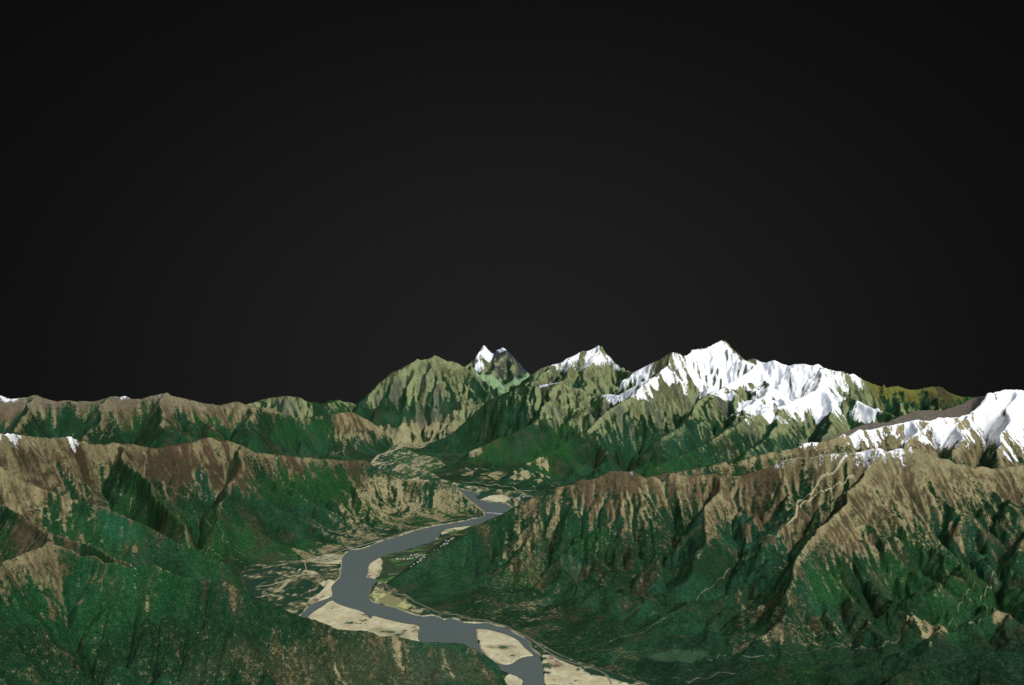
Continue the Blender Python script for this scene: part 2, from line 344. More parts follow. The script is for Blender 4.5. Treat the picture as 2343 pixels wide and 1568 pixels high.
# ---- rain: droplets run downhill on the index grid and leave a flow count
def rain(h, n, steps, rr, batches=1, jitter=.25):
    nr, nt = h.shape
    dt = (TH1 - TH0) / (nt - 1); dl = (L1 - L0) / (nr - 1)
    p = np.pad(h, 1, mode='edge')
    gt = (p[1:-1, 2:] - p[1:-1, :-2]) / (2 * dt); gl = (p[2:, 1:-1] - p[:-2, 1:-1]) / (2 * dl)
    vt = -gt / dt; vl = -gl / dl       # index displacement per unit descent
    mag = np.maximum(np.sqrt(vt * vt + vl * vl), 1e-9)
    flat = (np.sqrt(gt * gt + gl * gl) / rr) < 0.015
    vt = np.where(flat, 0, vt / mag).astype(np.float32).ravel(); vl = np.where(flat, 0, vl / mag).astype(np.float32).ravel()
    F_ = np.zeros(nr * nt, np.float32)
    for b in range(batches):
        i = rng.random(n, dtype=np.float32) * (nt - 1); j = rng.random(n, dtype=np.float32) * (nr - 1)
        ut = np.zeros(n, np.float32); ul = np.zeros(n, np.float32)
        for s in range(steps):
            k = np.rint(j).astype(np.int32) * nt + np.rint(i).astype(np.int32)
            F_ += np.bincount(k, minlength=nr * nt).astype(np.float32)
            ut = ut * .35 + vt[k]; ul = ul * .35 + vl[k]
            mg = np.sqrt(ut * ut + ul * ul) + 1e-6
            live = (np.abs(vt[k]) + np.abs(vl[k])) > 0
            if s % 20 == 19:
                keep = live & (i > 0) & (i < nt - 1) & (j > 0) & (j < nr - 1)
                i, j, ut, ul, k, mg, live = i[keep], j[keep], ut[keep], ul[keep], k[keep], mg[keep], live[keep]
                if len(i) == 0: break
            i = np.clip(i + np.where(live, ut / mg, 0), 0, nt - 1); j = np.clip(j + np.where(live, ul / mg, 0), 0, nr - 1)
    return F_.reshape(nr, nt)

def streak(h, steps, seed_noise, lv=1):
    """smear a noise field along the fall line (both ways)"""
    nr, nt = h.shape
    p = np.pad(h, 1, mode='edge')
    gt = (p[1:-1, 2:] - p[1:-1, :-2]) / DT / DT; gl = (p[2:, 1:-1] - p[:-2, 1:-1]) / DL / DL
    mag = np.sqrt(gt * gt + gl * gl) + 1e-6
    vt = (gt / mag).astype(np.float32); vl = (gl / mag).astype(np.float32)
    acc = seed_noise.copy(); tot = 1.0
    jj, ii = np.meshgrid(np.arange(nr, dtype=np.float32), np.arange(nt, dtype=np.float32), indexing='ij')
    for sg in (1, -1):
        i = ii.copy(); j = jj.copy()
        for s in range(steps):
            a = np.rint(j).astype(np.int32); b = np.rint(i).astype(np.int32)
            i = np.clip(i + sg * 1.5 * vt[a, b], 0, nt - 1); j = np.clip(j + sg * 1.5 * vl[a, b], 0, nr - 1)
            acc = acc + seed_noise[np.rint(j).astype(np.int32), np.rint(i).astype(np.int32)]; tot += 1
    return acc / tot

H, DR, DV, KID = solve()
FLM = poly_mask(floor2, NT, NR); WAM = poly_mask(water2, NT, NR)
print('solve', time.time() - T0)
dist = np.minimum(DR, DV * 1.5) * RR            # ~ distance from the surveyed lines
free = np.clip(DR / .02, 0.12, 1)
taper = np.clip(dist / 8.0, 0, 1) * np.clip(H / 4.0, 0, 1)
def wmask(pts, soft=6):
    """an area given by columns and distances"""
    m = poly_mask(np.array([((px - CX) / F * D, D) for px, D in pts]), NT, NR).astype(np.float32)
    return blur(m, soft) if soft else m
TERR = wmask([(812,430),(812,446),(870,450),(950,457),(1015,463),(1055,468),(1100,474),(1128,476),(1125,455),(1063,432),(1043,418),(1000,408),(955,404),(925,412),(895,418),(850,420)], 8)
nz = fbm(X, Y, 1 / 14.0, 4, 11) - .5
nz2 = fbm(X, Y, 1 / 6.0, 4, 31, ridged=True) - .6
H = H + taper * (3.5 * nz + 3.2 * nz2) + np.clip(dist / 3, 0, 1) * np.clip(H / 4, 0, 1) * 1.0 * (fbm(X, Y, 1 / 2.2, 3, 57) - .5)

def carve(H, lv, n, steps, depth, batches=1):
    nt, nr = NT // lv, NR // lv
    h = H if lv == 1 else blur(H, lv)[np.rint(np.linspace(0, NR - 1, nr)).astype(int)][:, np.rint(np.linspace(0, NT - 1, nt)).astype(int)]
    rr = np.exp(np.linspace(L0, L1, nr))[:, None]
    Fl = rain(h, n, steps, rr, batches)
    g = np.log1p(Fl / 2.0) / math.log(400.0)
    g = np.clip(g, 0, 1.4)
    d = blur(g, 1) * .6 + blur(g, 3) * .4
    d = d * depth * (rr * (TH1 - TH0) / nt)
    if lv > 1: d = upsample(d, NR, NT)
    d = d * np.clip(H / 4.0, 0, 1) * free
    return H - d, g

def flute(H, lat, amp, seed, steps=26):
    """spurs and flutes that run down the fall line"""
    lv = 2; nt, nr = NT // lv, NR // lv
    jj = np.rint(np.linspace(0, NR - 1, nr)).astype(int); ii = np.rint(np.linspace(0, NT - 1, nt)).astype(int)
    h = blur(H, 6)[jj][:, ii]
    jx, ix = np.meshgrid(np.arange(nr) * 1.0, np.arange(nt) * 1.0, indexing='ij')
    n0 = (vnoise(ix / lat, jx / lat, seed) + .5 * vnoise(ix / lat * 2, jx / lat * 2, seed + 1)).astype(np.float32)
    s_ = streak(h, steps, n0, 2)
    s_ = (s_ - s_.mean()) / s_.std()
    s_ = np.abs(s_) - .8 if amp < 0 else s_
    return upsample(s_, NR, NT) * abs(amp) * RR * np.clip(H / 4, 0, 1) * np.clip(DR / .03, 0.0, 1)
rocky = 1 - .45 * np.clip((Y - 350) / 60, 0, 1)
crag = np.clip((Y - 300) / 80, 0, 1) * np.clip((H - 8) / 10, 0, 1) * np.clip(DR / .012, .1, 1)
H = H + crag * (11.0 * (fbm(X, Y, 1 / 15.0, 5, 403, .68, True) - .55))
H = H + np.clip((Y - 120) / 60, 0, 1) * (1 - np.clip((Y - 300) / 80, 0, 1)) * np.clip((H - 3) / 6, 0, 1) * np.clip(DR / .012, .1, 1) * 1.7 * (fbm(X, Y, 1 / 7.0, 5, 433, .6, True) - .55)
H = H + flute(H, 30.0, -.0040, 71, 40)
H = H + (flute(H, 10.0, -.0021, 81) + flute(H, 4.5, -.0013, 91, 16)) * rocky
print('flute', time.time() - T0)
for lv, n, st, dp, bt in ((8, 60000, 80, 2.6, 2), (4, 120000, 110, 3.4, 2), (2, 250000, 150, 3.4, 2), (2, 250000, 150, 2.6, 1), (1, 600000, 160, 3.2, 2)):
    H, G = carve(H, lv, n, st, dp, bt)
    print('carve', lv, time.time() - T0)
G = blur(G, 1)
# keep the surveyed crests where they were measured
H = H + TERR * 2.6 * (fbm(X + .5 * Y, Y * .6, 1 / 11.0, 3, 207, ridged=True) - .55) * np.clip(H / 4, 0, 1)
H = np.where((X / Y < (505 - CX) / F) & (Y > 352) & (Y < 900), np.minimum(H, 14.0), H)
rm1, rv1 = rasterise(list(ridge3.values()), NT, NR)
for rad in (10, 4):
    err = np.where(rm1, rv1 - H, 0.0); wgt = rm1.astype(float)
    err = blur(err, rad); wgt = blur(wgt, rad)
    near = np.clip(wgt / wgt[rm1].mean(), 0, 1)
    H = H + err / np.maximum(wgt, 1e-4) * near
# bed and banks
H = np.where(FLM, 0.06 + 0.10 * np.clip(fbm(X, Y, 1 / 3.0, 3, 5), 0, 1), np.maximum(H, .12))
Hb = blur(H, 2); near_floor = blur(FLM.astype(float), 3)
H = np.where((near_floor > .02) & ~FLM, Hb * near_floor + H * (1 - near_floor), H)
wsoft = blur(WAM.astype(float), 2)
H = H - wsoft * .5
H = H.astype(np.float64)
print('height', time.time() - T0)

# ------------------------------------------------------------------ sighting back onto the ground
PYmap = HY + (CAM_H - H) * F / Y
def hit(px, py):
    """first ground point on the line of sight -> (theta, lnr)"""
    th = math.atan((px - CX) / F)
    i = int(round((th - TH0) / DT)); i = min(max(i, 0), NT - 1)
    col = PYmap[:, i]
    j = np.argmax(col <= py) if (col <= py).any() else int(np.argmin(col))
    return th, L0 + j * DL
# ================================================================== ground cover
NAMES = list(ridge3.keys())
def fam(k):
    return k[0] if k not in ('G4',) and not k.startswith('D') else ('g' if k == 'G4' else {'D1': 'd', 'D2': 'D2', 'D2b': 'D2'}.get(k, 'D'))
FAM = [fam(k) for k in NAMES]
TREE = {'A': 22.6, 'B': 23, 'C': 16.8, 'd': 16.0, 'D2': 13.5, 'D': 18.8, 'E': 14.3, 'G': 15.5, 'g': 14, 'J': 24, 'F': 22, 'K': 21, 'L': 25, 'M': 28, 'N': 32, 'O': 29, 'H': 30}
SNOW = {'A': 30, 'B': 99, 'C': 26.2, 'd': 99, 'D2': 99, 'D': 99, 'E': 22.1, 'G': 20.3, 'g': 34, 'J': 99, 'F': 28.4, 'K': 21.4, 'L': 33, 'M': 38, 'N': 51, 'O': 60, 'H': 99}
tl = np.array([TREE[f] for f in FAM])[KID].astype(float); sl = np.array([SNOW[f] for f in FAM])[KID].astype(float)
tl = blur(tl, 12); sl = blur(sl, 8)

def pmask(pts, soft=6):
    w = []
    for px, py in pts:
        t, l = hit(px, py); r = math.exp(l); w.append((r * math.sin(t), r * math.cos(t)))
    m = poly_mask(np.array(w), NT, NR).astype(np.float32)
    return blur(m, soft) if soft else m

def zmask(pts, soft=2):
    """a patch on the flat valley floor"""
    m = poly_mask(np.array([zp(*p) for p in pts]), NT, NR).astype(np.float32)
    return blur(m, soft) if soft else m

def line_mask(pts, width, out, strength=1.0, wobble=.0, flat=False):
    """thin line on the ground through sighted points; width is in 100 m, scaled with distance"""
    g = []
    for px, py in pts:
        if flat:
            x, y = zp(px, py); g.append(uv(x, y))
        else:
            t, l = hit(px, py); g.append((t, l))
    for (t0, l0), (t1, l1) in zip(g[:-1], g[1:]):
        if abs(l1 - l0) > .18: continue
        n = max(2, int(math.hypot(t1 - t0, l1 - l0) / .012) + 1)
        for q in range(n):
            pass
        ln = math.hypot(t1 - t0, l1 - l0) + 1e-9
        w = width / F * 1.0
        m = 3 * w + ln * wobble
        i0 = max(0, int((min(t0, t1) - m - TH0) / DT)); i1 = min(NT, int((max(t0, t1) + m - TH0) / DT) + 2)
        j0 = max(0, int((min(l0, l1) - m - L0) / DL)); j1 = min(NR, int((max(l0, l1) + m - L0) / DL) + 2)
        if i1 <= i0 or j1 <= j0: continue
        tt = (TH0 + np.arange(i0, i1) * DT)[None, :] + wob_t[j0:j1, i0:i1] * wobble
        ll = (L0 + np.arange(j0, j1) * DL)[:, None] + wob_l[j0:j1, i0:i1] * wobble
        s_ = np.clip(((tt - t0) * (t1 - t0) + (ll - l0) * (l1 - l0)) / ln ** 2, 0, 1)
        d = np.hypot(tt - t0 - s_ * (t1 - t0), ll - l0 - s_ * (l1 - l0))
        v = np.clip(1.5 - d / w, 0, 1) * strength
        out[j0:j1, i0:i1] = np.maximum(out[j0:j1, i0:i1], v)

def sm(a, b, x):
    t = np.clip((x - a) / (b - a), 0, 1); return t * t * (3 - 2 * t)
def lerp(a, b, t):
    return a + (b - a) * t

wob_t = (fbm(X, Y, 1 / 3.0, 2, 301) - .5); wob_l = (fbm(X, Y, 1 / 3.0, 2, 333) - .5)
gx = np.gradient(H, axis=1) / (DT * RR); gr = np.gradient(H, axis=0) / (DL * RR)
gxs = blur(gx, 5)
slope = np.sqrt(gx * gx + gr * gr)
gf = blur(gx, 1) - blur(gx, 12)
asp2 = np.clip(-gf / .35, -1.3, 1.3)
aspect = np.clip(-gxs / .6, -1, 1)                    # +1 faces east (right), -1 west
jx, ix = np.meshgrid(np.arange(NR) * 1.0, np.arange(NT) * 1.0, indexing='ij')
Hs = blur(H, 4)
nA = (vnoise(ix / 5, jx / 5, 501) + vnoise(ix / 2.2, jx / 2.2, 502) + .8 * vnoise(ix / 14, jx / 14, 503)).astype(np.float32)
ST = streak(Hs, 16, nA); ST = (ST - ST.mean()) / ST.std()
nB = .7 * rng.random((NR, NT), dtype=np.float32) + vnoise(ix / 2.4, jx / 2.4, 512).astype(np.float32)
ST2 = streak(Hs, 12, nB); ST2 = (ST2 - ST2.mean()) / ST2.std()
del nA, nB
F1 = fbm(X, Y, 1 / 9.0, 4, 601) - .5; F2 = fbm(X, Y, 1 / 2.5, 4, 611) - .5; F3 = fbm(X, Y, 1 / 22.0, 3, 621) - .5; F4 = fbm(X, Y, 1 / .8, 3, 641) - .5
print('noise', time.time() - T0)
Gn = np.clip(G, 0, 1.4)
curv = blur(H, 3) - blur(H, 14); curv = curv / (RR * .004)       # + ridge, - hollow

# ---- hand-surveyed patches (added to the bareness in units of height)
badd = np.zeros_like(H)
def bare_patch(pts, v, soft=8): 
    global badd
    badd = badd + pmask(pts, soft) * v
# dry river-facing slope of the mid-left mountain
dry = blur(np.isin(KID, [k for k, g in enumerate(FAM) if g == 'C']).astype(float), 8) * sm(-52, -36, X + 14 * F1) * (1 - sm(2.5, 12, Hs + 7 * F1 + 5 * F2))
badd = badd + dry * 15
bare_patch([(850,1070),(900,1095),(880,1110),(830,1095)], 4, 12)
# near-left slope
badd = badd + np.isin(KID, [k for k, g in enumerate(FAM) if g == 'D']) * (6.5 * sm(-.2, 1.6, blur(ST, 2) * .7 + 3 * F1 + F3) * sm(14, 9, Hs))
bare_patch([(400,1566),(600,1520),(800,1480),(900,1485),(1060,1500),(1150,1560),(900,1566)], 3.2, 24)
bare_patch([(30,1290),(110,1250),(250,1290),(240,1330),(120,1345),(30,1330)], 3, 16)
# right mountain
bare_patch([(1255,1130),(1300,1115),(1340,1100),(1395,1085),(1400,1160),(1400,1240),(1370,1180),(1330,1160),(1290,1190),(1260,1200),(1245,1160)], 2.5, 12)
bare_patch([(1190,1160),(1230,1140),(1225,1230),(1190,1280),(1150,1340),(1110,1350),(1150,1240)], 6, 14)
bare_patch([(1170,1370),(1240,1370),(1290,1400),(1240,1420),(1180,1430),(1120,1400)], 7, 12)
bare_patch([(1640,1090),(1700,1090),(1690,1160),(1650,1190),(1640,1240),(1600,1250),(1590,1200),(1620,1150)], 4, 8)
bare_patch([(1900,1190),(1960,1190),(2010,1230),(2000,1265),(1940,1260),(1880,1235),(1870,1210)], 5, 8)
bare_patch([(2010,1150),(2100,1160),(2180,1200),(2160,1250),(2110,1260),(2060,1220)], 2.5, 10)
bare_patch([(2170,1180),(2190,1210),(2205,1250),(2213,1288),(2206,1284),(2190,1255),(2172,1225)], 12, 2)
bare_patch([(2050,1395),(2110,1420),(2170,1425),(2200,1440),(2130,1460),(2070,1440)], 10, 12)
bare_patch([(2280,1395),(2343,1380),(2343,1410),(2290,1450),(2270,1420)], 8, 10)
bare_patch([(1900,1430),(1950,1420),(1960,1480),(1900,1485)], 6, 10)
bare_patch([(1840,1440),(1870,1440),(1890,1485),(1840,1490)], 8, 8)
bare_patch([(1660,1480),(1780,1420),(1800,1470),(1757,1500),(1670,1500)], 8, 12)
bare_patch([(1420,1420),(1480,1440),(1520,1415),(1540,1390),(1480,1400)], 6, 8)
bare_patch([(1490,1470),(1560,1455),(1600,1470),(1570,1485),(1500,1490)], 7, 8)
bare_patch([(2080,1480),(2180,1500),(2160,1515),(2100,1505)], 8, 6)
# far slopes
bare_patch([(1500,862),(1590,900),(1600,935),(1560,965),(1490,960),(1440,950),(1470,905)], 8, 6)
bare_patch([(1230,920),(1280,890),(1340,905),(1370,935),(1330,985),(1290,985),(1250,960),(1210,945)], 6, 6)
bare_patch([(970,1030),(1060,1020),(1110,1030),(1060,1060),(1000,1060)], 9, 6)
bare_patch([(1040,1075),(1130,1062),(1180,1080),(1250,1088),(1180,1100),(1100,1098),(1050,1085)], 8, 8)
bare_patch([(770,960),(850,965),(905,1010),(880,1040),(800,1040),(740,1000)], 11, 8)
bare_patch([(690,1030),(760,1025),(830,1040),(780,1050),(700,1048)], 9, 6)
bare_patch([(600,915),(660,908),(720,945),(700,958),(640,930)], 6, 5)
badd = badd + TERR * 26 + wmask([(1000,262),(1240,268),(1300,285),(1200,330),(1050,350),(960,350),(930,330),(950,280)], 10) * (9 + 30 * F2) * sm(9, 4, Hs)
ffar = np.isin(KID, [k for k, g in enumerate(FAM) if g in 'FKLMNOB'])
F5 = fbm(X, Y, 1 / 16.0, 6, 655, .62) - .5
farf = blur((ffar * 1.0), 6)
badd = badd + farf * (2.5 * aspect + 0.5 * asp2 + 16 * F5)
bare_patch([(1690,930),(1760,900),(1800,960),(1740,980),(1690,1000),(1660,960)], 4, 8)
bare_patch([(1890,960),(2000,950),(2050,958),(1960,990),(1880,1020),(1830,1020),(1850,985)], 6, 6)
bare_patch([(830,900),(900,860),(1000,825),(1060,850),(1080,900),(1000,930),(900,925)], 5, 8)

bv = Hs + badd + 1.7 * ST + 1.5 * ST2 + 7 * F1 + 9 * F2 + 6 * F4 + 2.5 * aspect + 2.4 * asp2 - tl + np.clip(curv, -1.5, 1.5) * 1.2
bare = np.clip(.5 + bv / 15.0, 0.06, .97)
def speckle(m, v):
    global bare
    bare = np.maximum(bare, m * (v + .05 * ST2 + .035 * ST + .5 * F2 + .35 * F4))
dmask = blur(np.isin(KID, [k for k, g in enumerate(FAM) if g == 'D']).astype(float), 6)
speckle(dmask * sm(13, 7, Hs + 6 * F1), .25)
speckle(pmask([(1190,1160),(1225,1150),(1250,1230),(1290,1330),(1290,1420),(1180,1435),(1060,1405),(1090,1340),(1130,1260)], 20), .34)
speckle(pmask([(1660,1390),(1760,1330),(1860,1390),(1960,1410),(2010,1480),(1850,1490),(1670,1500)], 20), .31)
speckle(pmask([(1300,1180),(1560,1180),(1620,1280),(1500,1380),(1320,1380)], 24), .24)

# ---- snow
famid = {f: np.isin(KID, [k for k, g in enumerate(FAM) if g in f.split()]) for f in ('E', 'A', 'C', 'd D2', 'D', 'G', 'g', 'J', 'F K L', 'M N O B', 'N')}
famf = {k: blur(v.astype(np.float32), 10) for k, v in famid.items()}
sadd = np.zeros_like(H)
def snow_patch(pts, v, soft=6):
    global sadd
    sadd = sadd + pmask(pts, soft) * v
snow_patch([(2200,960),(2262,905),(2342,905),(2342,1062),(2312,1060),(2295,1020),(2240,985)], 4.5, 8)
snow_patch([(1570,835),(1600,805),(1650,785),(1700,825),(1760,835),(1860,842),(1900,862),(1880,890),(1820,880),(1780,900),(1700,885),(1650,905),(1610,905),(1590,880),(1580,860)], 5, 8)
snow_patch([(1720,905),(1790,880),(1860,880),(1900,905),(1850,925),(1790,935),(1740,950),(1700,955),(1690,935)], 4, 8)
sadd = sadd + wmask([(1370,404),(1415,392),(1460,386),(1510,376),(1505,366),(1450,366),(1400,350),(1385,345),(1380,365),(1400,380)], 5) * 7.5
snow_patch([(0,990),(90,998),(50,1012),(0,1040)], 5, 6)
snow_patch([(1066,842),(1085,826),(1108,796),(1128,812),(1120,835),(1112,850),(1085,847)], 14, 2)

westness = np.clip(-aspect, -1, 1)
sv = np.minimum(Hs - sl, 4) + sadd + (1.2 + 1.4 * (famf['F K L'] * (1 - sm(340, 380, Y)) + famf['G'])) * (ST + .6 * ST2) + famf['M N O B'] * (1.0 * ST - 1.5 * asp2 + 10 * F5) + np.clip(famf['F K L'], 0, 1) * (13 * F5 + 4 * F2) + famf['G'] * (9 * F2 + 6 * F4 - 1.6 * asp2) + 3.5 * F1 + 3.5 * F2 + 3 * F4 + .6 * ST2 - 1.3 * aspect - np.clip(curv, -1, 1.5) * .5
sv = sv + famf['F K L'] * (1.3 * ST + .8 * ST2 + .2)
snow = np.clip(.5 + sv / 7.0, 0, 1.0)
snow = snow * sm(-4.4, -2.0, Hs - sl + sadd + .6 * ST)
snow = np.minimum(snow, 1.05 - .72 * sm(.6, 1.8, -ST * .5 - asp2 * .8 + F2 * 2) )

# ---- colours (linear albedo)
def col(*c): return np.array(c, np.float32)
def mixc(a, b, t): return a + (b - a) * t[..., None]
forest = mixc(col(.009, .037, .0145), col(.011, .054, .028), sm(-.2, .3, F1 * 1.3 + F2 * .6))
forest = mixc(forest, col(.013, .058, .014), sm(.04, .24, F3 + .3 * F1) * .7)
forest = mixc(forest, col(.038, .036, .018), sm(.0, 1.3, ST * .45 + ST2 * .35 + F2 * 3.0) * .6)
forest = mixc(forest, col(.006, .018, .011), sm(.2, 1.6, -ST * .5 - ST2 * .4 + F1 * 2) * .65)
dark_hill = blur(np.isin(KID, [k for k, g in enumerate(FAM) if g == 'H']).astype(float), 4)
forest = forest * (1 - .45 * dark_hill)[..., None]
forest = forest * (1 + .55 * np.clip(F1 + .6 * F2, -.4, .4))[..., None]
def tint_patch(pts, c, k, soft=14):
    global forest
    forest = mixc(forest, col(*c), pmask(pts, soft) * k)
tint_patch([(300,1566),(600,1500),(800,1470),(900,1480),(1060,1500),(1160,1566),(900,1567)], (.062, .060, .032), .45, 30)
tint_patch([(230,1165),(300,1190),(330,1230),(260,1245),(225,1220)], (.014, .085, .045), .7, 20)
tint_patch([(550,1060),(760,1065),(830,1090),(800,1140),(700,1150),(560,1130)], (.011, .062, .014), .55, 34)
tint_patch([(640,950),(780,960),(800,1000),(720,1010),(600,990)], (.011, .068, .013), .5, 24)
tint_patch([(1200,1020),(1280,1010),(1300,1050),(1220,1060)], (.009, .070, .012), .5, 24)
tint_patch([(0,1330),(400,1300),(450,1400),(300,1440),(0,1420)], (.011, .065, .020), .6, 30)
tint_patch([(1840,1300),(1920,1290),(1960,1380),(1860,1390)], (.013, .068, .012), .6, 30)
tint_patch([(1300,1180),(1390,1180),(1390,1260),(1310,1270)], (.011, .06, .016), .6, 30)
tint_patch([(1450,1570),(1500,1480),(2343,1480),(2343,1568)], (.008, .030, .017), .6)
tint_patch([(1480,1500),(1560,1488),(1620,1500),(1560,1515),(1500,1512)], (.035, .085, .045), .9, 6)

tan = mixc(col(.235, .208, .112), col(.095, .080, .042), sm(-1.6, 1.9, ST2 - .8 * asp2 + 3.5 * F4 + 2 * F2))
brown = mixc(col(.078, .050, .030), col(.052, .042, .023), sm(-.2, .2, F2))
olive = col(.150, .165, .080)
hb = sm(-1.0, .9, .25 + .7 * ST + .5 * ST2 + 2.2 * F1 + 1.5 * F2 - .6 * aspect - 1.0 * asp2)          # heath share
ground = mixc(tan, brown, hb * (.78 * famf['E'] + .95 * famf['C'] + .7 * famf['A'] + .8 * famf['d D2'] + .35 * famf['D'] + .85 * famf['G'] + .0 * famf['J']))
ground = mixc(ground, mixc(col(.27, .265, .155), col(.13, .135, .08), sm(-.1, .15, F2 + .12 * ST)), np.clip(TERR * 1.2, 0, 1))
ground = mixc(ground, col(.14, .125, .095), famf['A'] * sm(20, 27, Hs) * .6)
ground = mixc(ground, mixc(col(.060, .078, .036), col(.215, .26, .125), sm(-1.3, 1.5, .7 * asp2 + .7 * ST2 + 4 * F5 + 3 * F4)), np.clip(famf['F K L'] + famf['M N O B'], 0, 1) * .8)  # far olive tones, with shading contrast painted onto the fine flutes
ground = mixc(ground, col(.030, .040, .018), np.clip(famf['F K L'] + famf['M N O B'], 0, 1) * sm(-.1, 1.2, .4 * ST + .3 * ST2 - .7 * aspect - .5 * asp2 + 4.5 * F5) * .85)  # dark rock colour, also painting shade on far west-facing sides
ground = mixc(ground, col(.115, .100, .085), famf['g'])
ground = mixc(ground, mixc(col(.125, .125, .030), col(.05, .045, .02), sm(-.3, 1.2, ST)), famf['J'])
ground = ground * (1 - .22 * famf['C'] * (1 - dry))[..., None]
ground = mixc(ground, col(.17, .165, .09), famf['E'] * sm(18, 22, Hs) * .5)
ground = mixc(ground, col(.25, .225, .125) * (1 + .25 * ST2 / 2)[..., None], sm(4, 9, badd) * (Hs < 9) * .7)
# bare scree and torrent beds in the gullies above the trees
scree = sm(.72, 1.15, Gn + .1 * F2) * sm(-3, 3, Hs - tl) * .5
ground = mixc(ground, col(.30, .275, .19), scree)
ground = mixc(ground, col(.028, .034, .048), famf['N'] * sm(-1, .5, ST + ST2 - asp2) * .9)
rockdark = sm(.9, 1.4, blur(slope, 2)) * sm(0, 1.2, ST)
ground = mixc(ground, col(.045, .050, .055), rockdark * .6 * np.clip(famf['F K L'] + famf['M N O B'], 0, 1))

# ---- valley floor
fl = blur(FLM.astype(np.float32), 3)
rot = .35
fu = X * math.cos(rot) + Y * math.sin(rot); fv = -X * math.sin(rot) + Y * math.cos(rot)
fu = fu + 1.5 * F3; fv = fv + 1.0 * F1
def cells(u, v, su, sv, seed):
    a = np.floor(u / su).astype(np.int64); b = np.floor(v / sv + .37 * (a % 5)).astype(np.int64)
    n = (a * 374761393 + b * 668265263 + seed * 1442695041) & 0xffffffff
    n = ((n ^ (n >> 13)) * 1274126177) & 0xffffffff
    return (((n ^ (n >> 16)) & 0xffff) / 65535.0).astype(np.float32)
c1 = cells(fu, fv, 1.7, .7, 3); c2 = cells(fu + 40, fv, 3.1, 1.3, 9)
fieldc = mixc(col(.018, .055, .028), col(.055, .052, .030), c1)
fieldc = mixc(fieldc, col(.045, .20, .035), (c1 > .86).astype(np.float32) * .8)
fieldc = mixc(fieldc, col(.15, .17, .075), ((c2 > .80) & (c1 < .5)).astype(np.float32) * .6)
SF = 1 + 2.2 * sm(150, 260, Y)
F2 = fbm(X * 1.2, Y / SF, 1 / 2.5, 4, 711) - .5; F4 = fbm(X * 1.2, Y / SF, 1 / .8, 3, 741) - .5
wild = mixc(col(.014, .042, .024), col(.15, .14, .075), sm(-.02, .26, .7 * F2 + .3 * F1 + .5 * F4))
wild = mixc(wild, col(.36, .34, .22), sm(.16, .24, F2 * .6 + F4 * .7) * .8)
farm = zmask([(850,1285),(885,1272),(960,1250),(1003,1236),(1050,1210),(1100,1190),(1140,1190),(1080,1260),(960,1290),(900,1330),(862,1335),(858,1300)], 2)
farm2 = np.clip(farm + zmask([(900,1040),(1000,1045),(1050,1060),(1200,1110),(1220,1140),(1150,1120),(1000,1095),(920,1090)], 4), 0, 1)
floorc = mixc(wild, fieldc, np.clip(farm2, 0, 1))
farv = sm(235, 300, Y)
floorc = mixc(floorc, col(.25, .235, .13), farv * sm(-.02, .16, F2 + .3 * F1) * .85)
floorc = mixc(floorc, col(.018, .075, .028), farv * sm(.02, .16, -F2 + .6 * F1) * .8)
floorc = mixc(floorc, col(.42, .40, .30), farv * sm(.12, .22, F4 + .3 * F2) * .7)
sandm = np.zeros_like(H, np.float32)
SANDS = [
 [(700,1412),(720,1398),(748,1378),(762,1371),(790,1384),(838,1402),(850,1408),(930,1427),(965,1428),(966,1440),(962,1465),(975,1485),(900,1500),(780,1480),(690,1430)],
 [(1088,1439),(1116,1440),(1150,1448),(1190,1465),(1210,1485),(1236,1505),(1205,1503),(1180,1513),(1163,1521),(1141,1518),(1115,1503),(1098,1483),(1089,1452)],
 [(868,1275),(875,1283),(874,1300),(868,1320),(848,1330),(838,1322),(843,1305),(841,1295),(852,1284)],
 [(761,1364),(758,1342),(768,1330),(750,1326),(742,1345),(728,1362),(708,1372),(696,1400),(686,1408),(702,1392),(730,1377)],
 [(1240,1500),(1260,1500),(1300,1520),(1360,1545),(1420,1560),(1500,1580),(1500,1620),(1260,1620),(1244,1560)],
 [(1198,1556),(1165,1541),(1150,1560),(1170,1590),(1196,1590)],
 [(1005,1215),(1040,1208),(1090,1203),(1120,1205),(1090,1212),(1040,1214),(1010,1226)],
 [(1096,1145),(1120,1135),(1150,1132),(1164,1140),(1158,1150),(1123,1149)],
 [(690,1306),(720,1308),(732,1315),(705,1318)],[(728,1330),(750,1330),(760,1342),(745,1350),(735,1342)],
 [(710,1272),(760,1268),(790,1272),(778,1292),(740,1292),(700,1286)],
]
for k, q in enumerate(SANDS):
    sandm = np.maximum(sandm, zmask(q, 3) * (1.0 if k not in (9, 10, 4) else .75))
yel = zmask([(856,1352),(872,1350),(905,1368),(945,1386),(930,1396),(890,1388),(860,1378),(847,1365)], 2)
shore = np.clip(blur(WAM.astype(np.float32), 10) * 2.2, 0, 1)
shore_all = np.clip(shore - .1, 0, 1)
sand = mixc(col(.50, .47, .315), col(.40, .365, .235), sm(-.15, .2, F2))
sand = mixc(sand, col(.20, .20, .12), sm(.06, .24, F1 + .5 * F2 + .3 * F4) * .75)
sand = sand * (1 + .5 * F4 + .25 * F2)[..., None]
sand = mixc(sand, col(.05, .085, .05), sm(.24, .30, F2 + .5 * F4 + .2 * F1))
wet = col(.135, .07, .06)
wetm = np.zeros_like(sandm)
for q in ([(838,1322),(850,1330),(868,1320),(872,1304),(860,1309),(842,1310)], [(964,1428),(966,1468),(952,1462),(942,1445),(935,1432)], [(838,1402),(848,1424),(840,1410),(822,1396),(815,1390)],
          [(690,1402),(712,1376),(740,1364),(760,1360),(740,1368),(720,1380),(700,1392)], [(1258,1500),(1290,1522),(1300,1535),(1270,1530),(1245,1508)]):
    wetm = np.maximum(wetm, zmask(q, 3))
